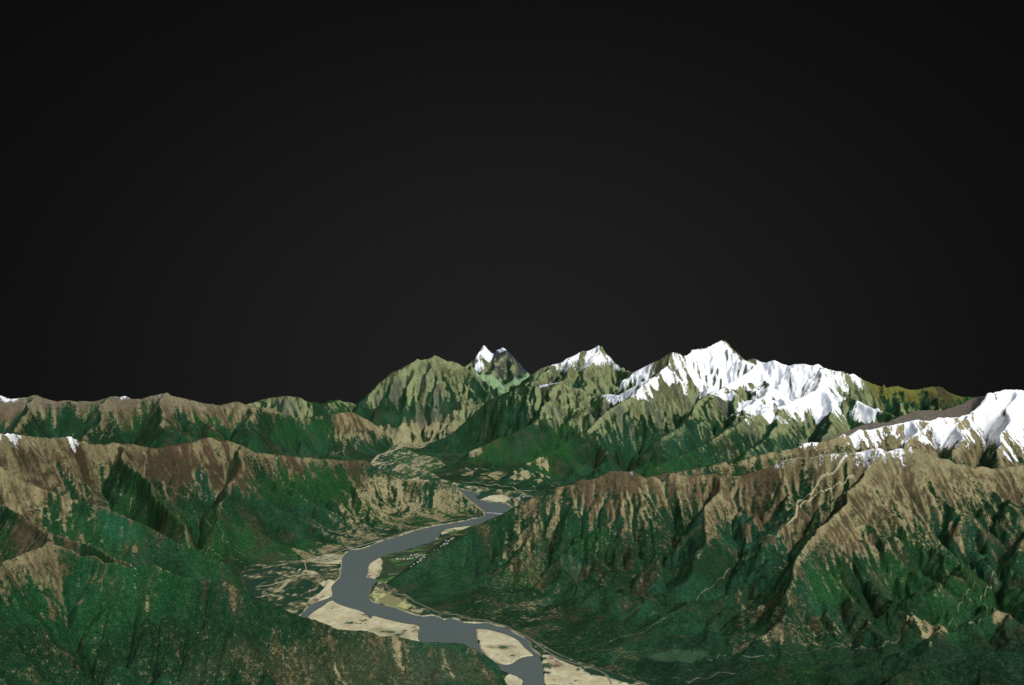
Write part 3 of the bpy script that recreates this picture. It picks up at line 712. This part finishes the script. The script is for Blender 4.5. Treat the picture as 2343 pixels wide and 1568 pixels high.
sand = mixc(sand, wet, np.clip(wetm * (.5 + 4 * F4), 0, 1) * .8)
floorc = mixc(floorc, mixc(col(.43, .42, .20), col(.20, .20, .10), sm(.05, .2, np.abs(F2) * 1.5 + .3 * F4)), yel)
sandmask = np.clip(np.maximum(sandm * (1 + .8 * (F2 + F4) * (sandm < .98)), shore_all * (1 + 1.4 * F2)), 0, 1)
floorc = mixc(floorc, sand, sm(.35, .65, sandmask + .5 * F2 * (sandmask < .97)))
ground = mixc(ground, floorc, fl)
bare = np.where(fl > .5, 1.0, bare)
# shore strip at the foot of the dry slope
ground = mixc(ground, col(.45, .42, .28), sm(.3, .8, shore_all) * (1 - fl)); bare = np.maximum(bare, sm(.2, .6, shore_all))
snow = snow * (1 - fl)

# ---- torrents, tracks and snow-filled gullies that show as pale lines
line = np.zeros_like(H)
TRACKS = [
 (1.3, [(1940,1048),(1932,1054),(1905,1080),(1877,1104),(1857,1132),(1827,1149),(1824,1170),(1823,1187),(1807,1202)]),
 (1.1, [(1990,1070),(1950,1090),(1920,1107),(1890,1127),(1857,1140),(1835,1160),(1824,1172)]),
 (1.0, [(1807,1202),(1790,1218),(1757,1238),(1734,1248),(1718,1268),(1704,1283),(1671,1300),(1650,1322),(1629,1343),(1597,1365),(1560,1390),(1521,1413),(1479,1443),(1434,1455),(1384,1473),(1345,1484),(1317,1492)]),
 (1.0, [(2080,1040),(2090,1070),(2100,1100),(2115,1125),(2130,1140)]),
 (1.0, [(2140,1055),(2165,1090),(2185,1115),(2190,1125)]),
 (.9, [(2055,1040),(2060,1075),(2043,1110),(2045,1140),(2052,1175)]),
 (.8, [(2190,1124),(2220,1150),(2255,1180),(2284,1210)]),
 (.8, [(2319,1092),(2317,1122),(2300,1150),(2284,1179),(2284,1229)]),
 (1.7, [(2343,1262),(2320,1275),(2290,1303),(2278,1312),(2268,1325),(2262,1345),(2247,1362),(2245,1378),(2257,1392),(2258,1405),(2240,1422),(2215,1430)]),
 (1.0, [(2215,1430),(2180,1412),(2130,1435),(2107,1440),(2090,1428),(2060,1400)]),
 (.9, [(2107,1433),(2070,1420),(2055,1400)]), (.9, [(2230,1330),(2225,1350),(2205,1370),(2190,1400)]), (.8, [(2343,1395),(2310,1405),(2285,1420),(2280,1432)]),
 (1.2, [(1757,1504),(1795,1494),(1830,1496),(1857,1489),(1900,1486),(1932,1482),(1975,1481),(2020,1481),(2040,1470),(2060,1455)]),
 (1.0, [(1617,1510),(1640,1511),(1660,1500),(1700,1502),(1757,1504)]),
 (1.1, [(1311,1518),(1384,1533),(1410,1535),(1430,1552),(1459,1550),(1500,1556),(1530,1552),(1577,1560)]),
 (1.8, [(1577,1562),(1600,1552),(1622,1553),(1640,1540),(1647,1538),(1670,1540),(1692,1540)]),
 (1.0, [(1391,1530),(1408,1510),(1440,1490),(1490,1486),(1520,1490)]),
 (.9, [(1317,1510),(1380,1498),(1420,1480)]),
 (1.0, [(233,950),(262,955),(269,965),(262,980),(250,1000),(225,1010)]),
 (.8, [(120,945),(125,965),(128,985)]), (.8, [(70,1020),(100,1045),(140,1085),(187,1129),(230,1153)]),
 (1.0, [(60,1018),(95,1050),(125,1080),(160,1110),(200,1135),(235,1158),(270,1175)]),
 (1.1, [(35,1140),(65,1158),(95,1178),(120,1195),(145,1207)]), (.9, [(70,1130),(85,1155),(100,1180)]),
 (1.0, [(300,1085),(330,1060),(335,1045),(325,1035)]), (1.2, [(310,1110),(302,1140),(297,1165),(292,1180)]),
 (1.0, [(375,1104),(400,1125),(435,1147),(470,1185),(482,1205),(510,1224),(505,1235),(540,1260),(575,1275),(610,1283)]),
 (1.0, [(400,1236),(430,1253),(462,1262),(475,1259),(500,1272),(525,1276),(560,1288)]),
 (.9, [(585,1055),(610,1068),(640,1098),(680,1130),(700,1145),(740,1160)]),
 (.9, [(5,1188),(40,1160),(75,1130)]), (.8, [(0,1296),(40,1270),(82,1240)]),
 (1.2, [(873,982),(885,995),(900,1010),(910,1018)]), (1.0, [(862,985),(880,1003),(895,1018)]), (1.0, [(770,1040),(790,1022),(815,1020),(830,1008),(845,1005)]), (1.0, [(786,1030),(788,1048)]),
 (1.0, [(993,972),(1040,955),(1063,942),(1090,930),(1113,917),(1125,905)]), (1.3, [(943,1002),(930,1010),(915,1020)]),
 (1.0, [(1555,952),(1580,932),(1607,907)]), (.8, [(1480,960),(1482,975),(1490,990)]),
 (.9, [(2010,895),(2000,920),(2020,940),(2027,947)]), (.8, [(1980,885),(1990,905),(2005,935)]),
 (.9, [(985,1105),(960,1100),(1000,1098),(1049,1101)]), (.8, [(1000,1040),(1015,1055),(1040,1062)]),
 (1.0, [(1884,1170),(1880,1200),(1860,1235)]), (.9, [(1654,1094),(1660,1130),(1664,1180),(1655,1215)]),
 (.9, [(1369,1110),(1375,1140),(1385,1170),(1402,1200),(1410,1215)]),
 (1.0, [(2050,980),(2060,1000),(2050,1030)]), (1.2, [(2105,975),(2125,1000),(2138,1020),(2130,1045)]), (1.0, [(2215,985),(2195,1020),(2185,1045)]), (1.2, [(2270,975),(2290,1000),(2300,1030)]),
]
for k, (wdt, pts) in enumerate(TRACKS): line_mask(pts, wdt * (1.2 if k < 2 else 1.05), line, 1.0 if k < 2 else .47, .005)
for q in ([(586,1350),(640,1352),(700,1345)], [(681,1320),(703,1325),(718,1333)], [(600,1320),(640,1322),(690,1306)], [(1204,1463),(1240,1478),(1290,1505)], [(1244,1510),(1300,1530),(1380,1560)],
          [(1246,1545),(1320,1545),(1400,1566)], [(850,1340),(870,1352),(900,1362)]):
    line_mask(q, 1.0, line, .7, .006, True)
# natural threads of pale gravel in the deepest gullies
thread = sm(1.02, 1.3, Gn) * sm(-8, -1, Hs - tl) * (1 - fl) * (F3 > -.12)
line_mask([(918,1019),(905,1030),(880,1038),(866,1043),(858,1052),(848,1060)], 3.2, line, .95, .004, True)
line = np.maximum(line, thread * .45)
linec = mixc(np.broadcast_to(col(.36, .33, .21), ground.shape), col(.85, .87, .9), (sm(-3, 0, Hs - sl))[..., None][..., 0])
glac = np.zeros_like(H)
GL = pmask([(1072,848),(1092,848),(1118,858),(1140,870),(1156,880),(1170,876),(1190,868),(1213,860),(1214,864),(1185,880),(1165,892),(1152,905),(1138,908),(1140,893),(1125,880),(1100,866)], 3)
ground = mixc(ground, col(.22, .34, .19), GL * .9); bare = np.maximum(bare, GL)
linec = linec.astype(np.float32)
shaded_snow = mixc(col(.84, .86, .89), col(.40, .45, .56), sm(.1, 1.5, .35 * ST + .35 * ST2 - .8 * asp2 - .6 * aspect + 2.2 * F2) * .85)  # white snow with blue-grey shade painted on west-facing sides
print('paint', time.time() - T0)
# ================================================================== materials
C = bpy.context.scene.collection
def new_mat(name):
    m = bpy.data.materials.new(name); m.use_nodes = True
    nt = m.node_tree; return m, nt, nt.nodes['Principled BSDF']
def N(nt, t, **kw):
    n = nt.nodes.new(t)
    for k, v in kw.items():
        if k in n.inputs.keys() if hasattr(n.inputs, 'keys') else False: n.inputs[k].default_value = v
        else: setattr(n, k, v)
    return n
def math_node(nt, op, a, b=None, c=None, clamp=False):
    n = nt.nodes.new('ShaderNodeMath'); n.operation = op; n.use_clamp = clamp
    for k, v in enumerate((a, b, c)):
        if v is None: continue
        if isinstance(v, (int, float)): n.inputs[k].default_value = v
        else: nt.links.new(v, n.inputs[k])
    return n.outputs[0]
def mix_rgb(nt, fac, a, b, mode='MIX'):
    n = nt.nodes.new('ShaderNodeMix'); n.data_type = 'RGBA'; n.blend_type = mode; n.clamp_factor = True
    for idx, v in ((0, fac), (6, a), (7, b)):
        if isinstance(v, (int, float)): n.inputs[idx].default_value = v
        elif isinstance(v, tuple): n.inputs[idx].default_value = v
        else: nt.links.new(v, n.inputs[idx])
    return n.outputs[2]

def ground_material():
    m, nt, bs = new_mat('ground_cover'); L = nt.links
    veg = N(nt, 'ShaderNodeAttribute', attribute_name='veg'); gr = N(nt, 'ShaderNodeAttribute', attribute_name='soil')
    mk = N(nt, 'ShaderNodeAttribute', attribute_name='cover'); lc = N(nt, 'ShaderNodeAttribute', attribute_name='bed'); ic = N(nt, 'ShaderNodeAttribute', attribute_name='shaded_snow')
    sp = N(nt, 'ShaderNodeSeparateColor'); L.new(mk.outputs['Color'], sp.inputs[0])
    geo = N(nt, 'ShaderNodeNewGeometry')
    def noise(scale, det, rough=.6):
        n = N(nt, 'ShaderNodeTexNoise'); n.inputs['Scale'].default_value = scale; n.inputs['Detail'].default_value = det; n.inputs['Roughness'].default_value = rough
        L.new(geo.outputs['Position'], n.inputs['Vector']); return n.outputs['Fac']
    n1 = noise(1.6, 6, .68); n2 = noise(5.5, 3, .6); n3 = noise(.35, 5, .6)
    thr = math_node(nt, 'ADD', math_node(nt, 'MULTIPLY', math_node(nt, 'SUBTRACT', n1, .5), 2.2), math_node(nt, 'MULTIPLY', math_node(nt, 'SUBTRACT', n2, .5), 1.5))
    def ragged(v, k, w):
        x = math_node(nt, 'ADD', v, math_node(nt, 'MULTIPLY', thr, k))
        return math_node(nt, 'DIVIDE', math_node(nt, 'SUBTRACT', x, .5 - w), 2 * w, clamp=True)
    # trees: light crowns and dark gaps
    crown = math_node(nt, 'MULTIPLY_ADD', math_node(nt, 'SUBTRACT', n2, .5), 3.0, 1.0, clamp=False)
    crown = math_node(nt, 'MAXIMUM', crown, .25)
    patch = math_node(nt, 'MULTIPLY_ADD', math_node(nt, 'SUBTRACT', n1, .5), 1.8, 1.0)
    vb = N(nt, 'ShaderNodeVectorMath', operation='SCALE'); L.new(veg.outputs['Vector'], vb.inputs[0]); L.new(math_node(nt, 'MULTIPLY', crown, patch), vb.inputs['Scale'])
    gb = N(nt, 'ShaderNodeVectorMath', operation='SCALE'); L.new(gr.outputs['Vector'], gb.inputs[0])
    L.new(math_node(nt, 'MAXIMUM', math_node(nt, 'ADD', math_node(nt, 'MULTIPLY', thr, math_node(nt, 'MULTIPLY_ADD', math_node(nt, 'GREATER_THAN', sp.outputs[0], .985), -.55, .8)), 1.0), .4), gb.inputs['Scale'])
    gap = math_node(nt, 'MULTIPLY', math_node(nt, 'SUBTRACT', thr, .12), 2.2, clamp=True)
    vbo = mix_rgb(nt, math_node(nt, 'MULTIPLY', gap, .5), vb.outputs[0], (.075, .062, .034, 1))
    c = mix_rgb(nt, ragged(sp.outputs[0], .55, .13), vbo, gb.outputs[0])
    c = mix_rgb(nt, ragged(sp.outputs[2], .15, .25), c, lc.outputs['Color'])
    c = mix_rgb(nt, ragged(sp.outputs[1], .5, .12), c, ic.outputs['Color'])
    L.new(c, bs.inputs['Base Color'])
    bs.inputs['Roughness'].default_value = .95; bs.inputs['Specular IOR Level'].default_value = .08
    bp = N(nt, 'ShaderNodeBump'); bp.inputs['Strength'].default_value = .5; bp.inputs['Distance'].default_value = .12
    L.new(math_node(nt, 'ADD', n1, math_node(nt, 'MULTIPLY', n2, .5)), bp.inputs['Height']); L.new(bp.outputs[0], bs.inputs['Normal'])
    return m
GM = ground_material()

# ================================================================== terrain meshes
verts = np.empty((NR * NT, 3), np.float32); verts[:, 0] = X.ravel(); verts[:, 1] = Y.ravel(); verts[:, 2] = H.ravel()
idx = np.arange(NR * NT).reshape(NR, NT)
Q = np.stack([idx[:-1, :-1], idx[:-1, 1:], idx[1:, 1:], idx[1:, :-1]], -1).reshape(-1, 4)
def rgba(a):
    o = np.ones(a.shape[:2] + (4,), np.float32); o[..., :3] = a; return o.reshape(-1, 4)
AT = {'veg': rgba(forest), 'soil': rgba(ground), 'bed': rgba(linec), 'shaded_snow': rgba(shaded_snow), 'cover': rgba(np.stack([bare, snow, line], -1))}
def terrain_object(name, fmask, label):
    q = Q[fmask]
    if not len(q): return
    u, inv = np.unique(q, return_inverse=True)
    me = bpy.data.meshes.new(name); me.vertices.add(len(u)); me.vertices.foreach_set('co', verts[u].ravel())
    inv = inv.reshape(-1).astype(np.int32)
    me.loops.add(len(inv)); me.loops.foreach_set('vertex_index', inv)
    me.polygons.add(len(q)); me.polygons.foreach_set('loop_start', (np.arange(len(q)) * 4).astype(np.int32)); me.polygons.foreach_set('loop_total', np.full(len(q), 4, np.int32))
    me.update(calc_edges=True)
    for k, v in AT.items():
        a = me.attributes.new(k, 'FLOAT_COLOR', 'POINT'); a.data.foreach_set('color', v[u].ravel())
    me.materials.append(GM)
    me.polygons.foreach_set('use_smooth', np.ones(len(q), bool))
    o = bpy.data.objects.new(name, me); C.objects.link(o); o['kind'] = 'structure'; o['label'] = label; 
    return o
LAB = {
 'A': ('mountain', 'long grey-brown mountain range with green foot along the left skyline'),
 'B': ('mountain', 'low green and tan peaks peeping over the left range'),
 'C': ('mountain', 'brown-topped mountain with dry tan slope running down to the river bend'),
 'd': ('mountain', 'dark green wooded spur between the two left torrent valleys'),
 'D2': ('mountain', 'brown heath ridge at the left edge behind the nearest slope'),
 'D': ('mountain', 'nearest green mountain slope filling the lower left corner'),
 'E': ('mountain', 'large tan and green ridged mountain with thin snow on its crest right of the river'),
 'G': ('mountain', 'white snow-covered mountain and its brown shoulder behind the right ridge'),
 'g': ('mountain', 'bare grey ridge leading up to the white snow mountain'),
 'J': ('mountain', 'olive-yellow rocky ridge on the right skyline'),
 'F': ('mountain', 'highest snow-capped massif with broad white snowfields'),
 'K': ('mountain', 'snow-streaked hump standing before the highest massif'),
 'L': ('mountain', 'green wooded mountain with a fluted olive summit in the centre'),
 'M': ('mountain', 'far pointed peak with snowy top above dark green rock ribs'),
 'N': ('mountain', 'farthest twin peaks, one white and one dark, above the glacier'),
 'O': ('mountain', 'steep olive-green rock mountain at the head of the valley'),
 'H': ('hill', 'low dark green wooded hills in the lower right corner'),
}
fams = list(LAB)
fidx = np.array([fams.index(f) for f in FAM])[KID]
fidx[FLM] = 99
ff = fidx[:-1, :-1].ravel()
floor_o = terrain_object('valley_floor', ff == 99, 'flat valley floor of fields, pale sandbars and scrub beside the river')
for k, f in enumerate(fams): terrain_object(LAB[f][0], ff == k, LAB[f][1])
print('mesh', time.time() - T0)

# ---- river
wm, nt, bs = new_mat('river_water')
bs.inputs['Base Color'].default_value = (.098, .122, .128, 1); bs.inputs['Roughness'].default_value = .55; bs.inputs['Specular IOR Level'].default_value = .2
tn = N(nt, 'ShaderNodeTexNoise'); tn.inputs['Scale'].default_value = .25; tn.inputs['Detail'].default_value = 5
gp = N(nt, 'ShaderNodeNewGeometry'); nt.links.new(gp.outputs['Position'], tn.inputs['Vector'])
nt.links.new(mix_rgb(nt, tn.outputs['Fac'], (.080, .104, .103, 1), (.092, .118, .117, 1)), bs.inputs['Base Color'])
w2 = []
for a, b in zip(water2, np.roll(water2, -1, 0)):
    w2.append(a)
w = bpy.data.meshes.new('river'); w.from_pydata([(x, y, 0.0) for x, y in w2], [], [list(range(len(w2)))]); w.materials.append(wm)
ro = bpy.data.objects.new('river', w); C.objects.link(ro); ro['kind'] = 'structure'; ro['label'] = 'smooth grey-blue river winding between sandbars through the valley'

# ---- roads
def ground_z(x, y):
    t, l = uv(x, y); i = (t - TH0) / DT; j = (l - L0) / DL
    i0 = min(max(int(i), 0), NT - 2); j0 = min(max(int(j), 0), NR - 2); fi = i - i0; fj = j - j0
    return (H[j0, i0] * (1 - fi) + H[j0, i0 + 1] * fi) * (1 - fj) + (H[j0 + 1, i0] * (1 - fi) + H[j0 + 1, i0 + 1] * fi) * fj
def road(pts, width, label, c):
    P = []
    for px, py in pts:
        t, l = hit(px, py); r = math.exp(l); P.append((r * math.sin(t), r * math.cos(t)))
    R = []
    for a, b in zip(P[:-1], P[1:]):
        n = max(1, int(math.hypot(a[0] - b[0], a[1] - b[1]) / .35))
        R += [(a[0] + (b[0] - a[0]) * q / n, a[1] + (b[1] - a[1]) * q / n) for q in range(n)]
    R.append(P[-1]); R = np.array(R)
    for _ in range(3): R[1:-1] = (R[:-2] + 2 * R[1:-1] + R[2:]) / 4
    T = np.gradient(R, axis=0); T /= np.linalg.norm(T, axis=1)[:, None] + 1e-9
    vs, fs = [], []
    for (x, y), (tx, ty) in zip(R, T):
        zc = max(ground_z(x, y), ground_z(x - ty * width / 2, y + tx * width / 2), ground_z(x + ty * width / 2, y - tx * width / 2)) + .05
        for s_ in (-.5, .5): vs.append((x - ty * width * s_, y + tx * width * s_, zc))
        for s_ in (-.62, .62): vs.append((x - ty * width * s_, y + tx * width * s_, zc - .3))
    for k in range(len(R) - 1):
        a = 4 * k; b = a + 4
        fs += [(a, a + 1, b + 1, b), (a + 2, a, b, b + 2), (a + 1, a + 3, b + 3, b + 1)]
    m, nt, bs = new_mat('road_surface'); bs.inputs['Roughness'].default_value = .9; bs.inputs['Specular IOR Level'].default_value = .1
    tn = N(nt, 'ShaderNodeTexNoise'); tn.inputs['Scale'].default_value = 2.0; gp = N(nt, 'ShaderNodeNewGeometry'); nt.links.new(gp.outputs['Position'], tn.inputs['Vector'])
    nt.links.new(mix_rgb(nt, tn.outputs['Fac'], tuple(v * .75 for v in c) + (1,), tuple(v * 1.25 for v in c) + (1,)), bs.inputs['Base Color'])
    me = bpy.data.meshes.new('road'); me.from_pydata(vs, [], fs); me.materials.append(m)
    o = bpy.data.objects.new('road', me); C.objects.link(o); o['kind'] = 'structure'; o['label'] = label
road([(883,1340),(886,1346),(906,1358),(928,1364),(948,1378),(968,1386),(986,1394),(998,1401),(1016,1405),(1028,1408),(1043,1406),(1056,1413),(1086,1419),(1111,1419),(1136,1429),(1158,1433),(1171,1441),(1196,1453),(1221,1468),(1246,1489),(1271,1504),(1311,1518),(1371,1536),(1391,1548),(1399,1566)], .16,
     'grey valley road following the river bank round the foot of the right mountain', (.20, .19, .15))
road([(586,1343),(618,1340),(661,1328),(686,1318),(701,1303),(697,1289),(726,1279),(761,1269),(786,1259),(811,1254),(836,1247),(861,1239),(905,1227),(948,1214),(1011,1200)], .13,
     'pale dirt road crossing the left plain to the foot of the dry slope', (.36, .33, .22))
road([(1056,1104),(1073,1106),(1086,1103),(1098,1107),(1108,1108),(1116,1112),(1127,1110),(1138,1109),(1145,1113),(1166,1114),(1179,1118),(1181,1123),(1191,1125),(1216,1123)], .3,
     'pale road on the terrace above the far bend of the river', (.30, .28, .20))

# ================================================================== houses and floats
def box(bm_v, bm_f, x0, x1, y0, y1, z0, z1):
    b = len(bm_v); bm_v += [(x0, y0, z0), (x1, y0, z0), (x1, y1, z0), (x0, y1, z0), (x0, y0, z1), (x1, y0, z1), (x1, y1, z1), (x0, y1, z1)]
    bm_f += [(b, b+3, b+2, b+1), (b+4, b+5, b+6, b+7), (b, b+1, b+5, b+4), (b+1, b+2, b+6, b+5), (b+2, b+3, b+7, b+6), (b+3, b, b+4, b+7)]
def plain(name, c, rough=.8):
    m, nt, bs = new_mat(name); bs.inputs['Roughness'].default_value = rough
    tn = N(nt, 'ShaderNodeTexNoise'); tn.inputs['Scale'].default_value = 9.0
    gp = N(nt, 'ShaderNodeTexCoord'); nt.links.new(gp.outputs['Object'], tn.inputs['Vector'])
    nt.links.new(mix_rgb(nt, tn.outputs['Fac'], tuple(v * .8 for v in c) + (1,), tuple(min(1, v * 1.15) for v in c) + (1,)), bs.inputs['Base Color'])
    return m
WALLM = plain('whitewash', (.62, .60, .56)); ROOFS = [plain('pale_tin_roof', (.62, .60, .66), .5), plain('blue_tin_roof', (.36, .40, .52), .5), plain('clay_roof', (.42, .33, .26))]
DARK = plain('dark_glass', (.05, .05, .06), .3)
def mesh_obj(name, v, f, m, parent=None):
    me = bpy.data.meshes.new(name); me.from_pydata(v, [], f); me.materials.append(m)
    o = bpy.data.objects.new(name, me); C.objects.link(o); o.parent = parent; return o
def make_house(roofm):
    r = bpy.data.objects.new('house', None); C.objects.link(r)
    v, f = [], []; box(v, f, -.20, .20, -.13, .13, -.1, .12); mesh_obj('wall', v, f, WALLM, r)
    e, zt, ze = .025, .22, .115
    v = [(-.2-e, -.13-e, ze), (.2+e, -.13-e, ze), (.2+e, .13+e, ze), (-.2-e, .13+e, ze), (-.2-e, 0, zt), (.2+e, 0, zt)]
    v += [(x, y, z + .018) for x, y, z in v]
    f = [(0, 1, 5, 4), (2, 3, 4, 5), (10, 11, 7, 6), (9, 8, 11, 10), (0, 6, 7, 1), (2, 8, 9, 3), (0, 4, 10, 6), (4, 3, 9, 10), (1, 7, 11, 5), (5, 11, 8, 2)]
    mesh_obj('roof', v, f, roofm, r)
    v, f = [], []
    for x in (-.12, .04):
        v, f = [], []; box(v, f, x, x + .07, -.133, -.128, .02, .08); mesh_obj('window', v, f, DARK, r)
    return r
protos = {}
def place_houses(pts, label, group, prob):
    for k, (px, py) in enumerate(pts):
        x, y = zp(px, py, .12); q = k % 3 if prob else 0
        if q not in protos: src = protos[q] = make_house(ROOFS[q]); r = src
        else:
            src = protos[q]; r = src.copy(); C.objects.link(r)
            for ch in list(src.children):
                c = ch.copy(); C.objects.link(c); c.parent = r
        r.location = (x, y, ground_z(x, y)); r.rotation_euler = (0, 0, rng.random() * .5 - .25 + (1.57 if rng.random() < .3 else 0))
        s_ = .6 + .4 * rng.random(); r.scale = (s_, s_, s_)
        r['label'] = label; r['category'] = 'house'; r['group'] = group
V1 = [(909,1280),(916,1280),(924,1281),(932,1280),(938,1279),(944,1278),(941,1272),(949,1271),(955,1270),(959,1273),(953,1276),(964,1271),(966,1276),(969,1273),(973,1271),(971,1278),(961,1281),(962,1286),(956,1289),(947,1293),(941,1298),(965,1281)]
V2 = [(1016,1246),(1021,1240),(1027,1241),(1024,1245),(1021,1248),(1015,1250),(1032,1235),(1037,1234),(1034,1238),(994,1261),(1002,1259),(1009,1253)]
V3 = [(668,1310),(672,1309),(687,1304),(684,1306)]
V4 = [(1189,1138),(1191,1134),(1194,1136),(1198,1138),(1195,1133),(1201,1136)]
place_houses(V1, 'small whitewashed house among the bright fields of the village below the right mountain', 'houses of the village in the fields', True)
place_houses(V2, 'small pale house of the upstream hamlet squeezed between river and mountain foot', 'houses of the upstream hamlet', True)
place_houses(V3, 'small white house beside the dirt tracks on the left plain', 'houses on the left plain', True)
place_houses(V4, 'tiny white house behind the far river bend under the valley road', 'houses behind the far river bend', True)

br = bpy.data.objects.new('float_boom', None); C.objects.link(br)
xa, ya = zp(1114, 1173.5); xb, yb = zp(1150, 1177)
br.location = (xa, ya, 0); ang = math.atan2(yb - ya, xb - xa); ln = math.hypot(xb - xa, yb - ya); br.rotation_euler = (0, 0, ang)
br['label'] = 'thin broken white line of floats strung across the river narrows'; br['category'] = 'float line'
FM = plain('white_float', (.75, .75, .72))
v, f = [], []; box(v, f, ln * .42, ln, -.12, .12, -.05, .12); mesh_obj('walkway', v, f, FM, br)
for k in range(4):
    v, f = [], []; x0 = ln * (.02 + .095 * k); box(v, f, x0, x0 + ln * .045, -.12, .12, -.05, .12); mesh_obj('float', v, f, FM, br)
v, f = [], []; box(v, f, 0, ln * .42, -.015, .015, .0, .03); mesh_obj('cable', v, f, DARK, br)

# ================================================================== light, sky, camera
sc = bpy.context.scene
W = bpy.data.worlds.new('World'); sc.world = W; W.use_nodes = True; nt = W.node_tree; L = nt.links
bg = nt.nodes['Background']
tc = N(nt, 'ShaderNodeTexCoord'); sx = N(nt, 'ShaderNodeSeparateXYZ'); L.new(tc.outputs['Generated'], sx.inputs[0])
dx = math_node(nt, 'MULTIPLY', sx.outputs[0], .78)
dz = math_node(nt, 'ADD', sx.outputs[2], .02)
rad = math_node(nt, 'SQRT', math_node(nt, 'ADD', math_node(nt, 'MULTIPLY', dx, dx), math_node(nt, 'MULTIPLY', dz, dz)))
rp = N(nt, 'ShaderNodeValToRGB'); L.new(rad, rp.inputs[0]); e = rp.color_ramp.elements
e[0].position = 0; e[0].color = (.0150, .0150, .0150, 1); e[1].position = .56; e[1].color = (.0030, .0030, .0030, 1)
q = e.new(.2); q.color = (.0112, .0112, .0112, 1); q = e.new(.39); q.color = (.0058, .0058, .0058, 1)
back = math_node(nt, 'DIVIDE', math_node(nt, 'SUBTRACT', .35, sx.outputs[1]), .9, clamp=True)  # unseen sky behind the camera brightened as added fill light
upb = math_node(nt, 'MULTIPLY_ADD', sx.outputs[2], .6, .4, clamp=True)
amb = math_node(nt, 'MULTIPLY', math_node(nt, 'MULTIPLY', back, back), upb)
L.new(mix_rgb(nt, amb, rp.outputs[0], (1.20, 1.25, 1.26, 1)), bg.inputs['Color']); bg.inputs['Strength'].default_value = 1.0
from mathutils import Vector
s = bpy.data.lights.new('sun', 'SUN'); s.energy = 3.0; s.angle = math.radians(25); s.color = (1, .97, .92)
so = bpy.data.objects.new('sun', s); C.objects.link(so); so.rotation_euler = Vector((.50, -.50, .85)).to_track_quat('Z', 'Y').to_euler()
c = bpy.data.cameras.new('camera'); co = bpy.data.objects.new('camera', c); C.objects.link(co)
c.sensor_width = 36; c.lens = 36 * F / 2343; c.shift_y = (HY - 784) / 2343; co.location = (0, 0, CAM_H); co.rotation_euler = (math.pi / 2, 0, 0); c.clip_end = 5000; c.clip_start = .5
sc.camera = co
sc.view_settings.view_transform = 'Standard'; sc.view_settings.look = 'None'; sc.view_settings.exposure = 0; sc.view_settings.gamma = 1
sc.cycles.max_bounces = 4; sc.cycles.diffuse_bounces = 2
print('done', time.time() - T0)
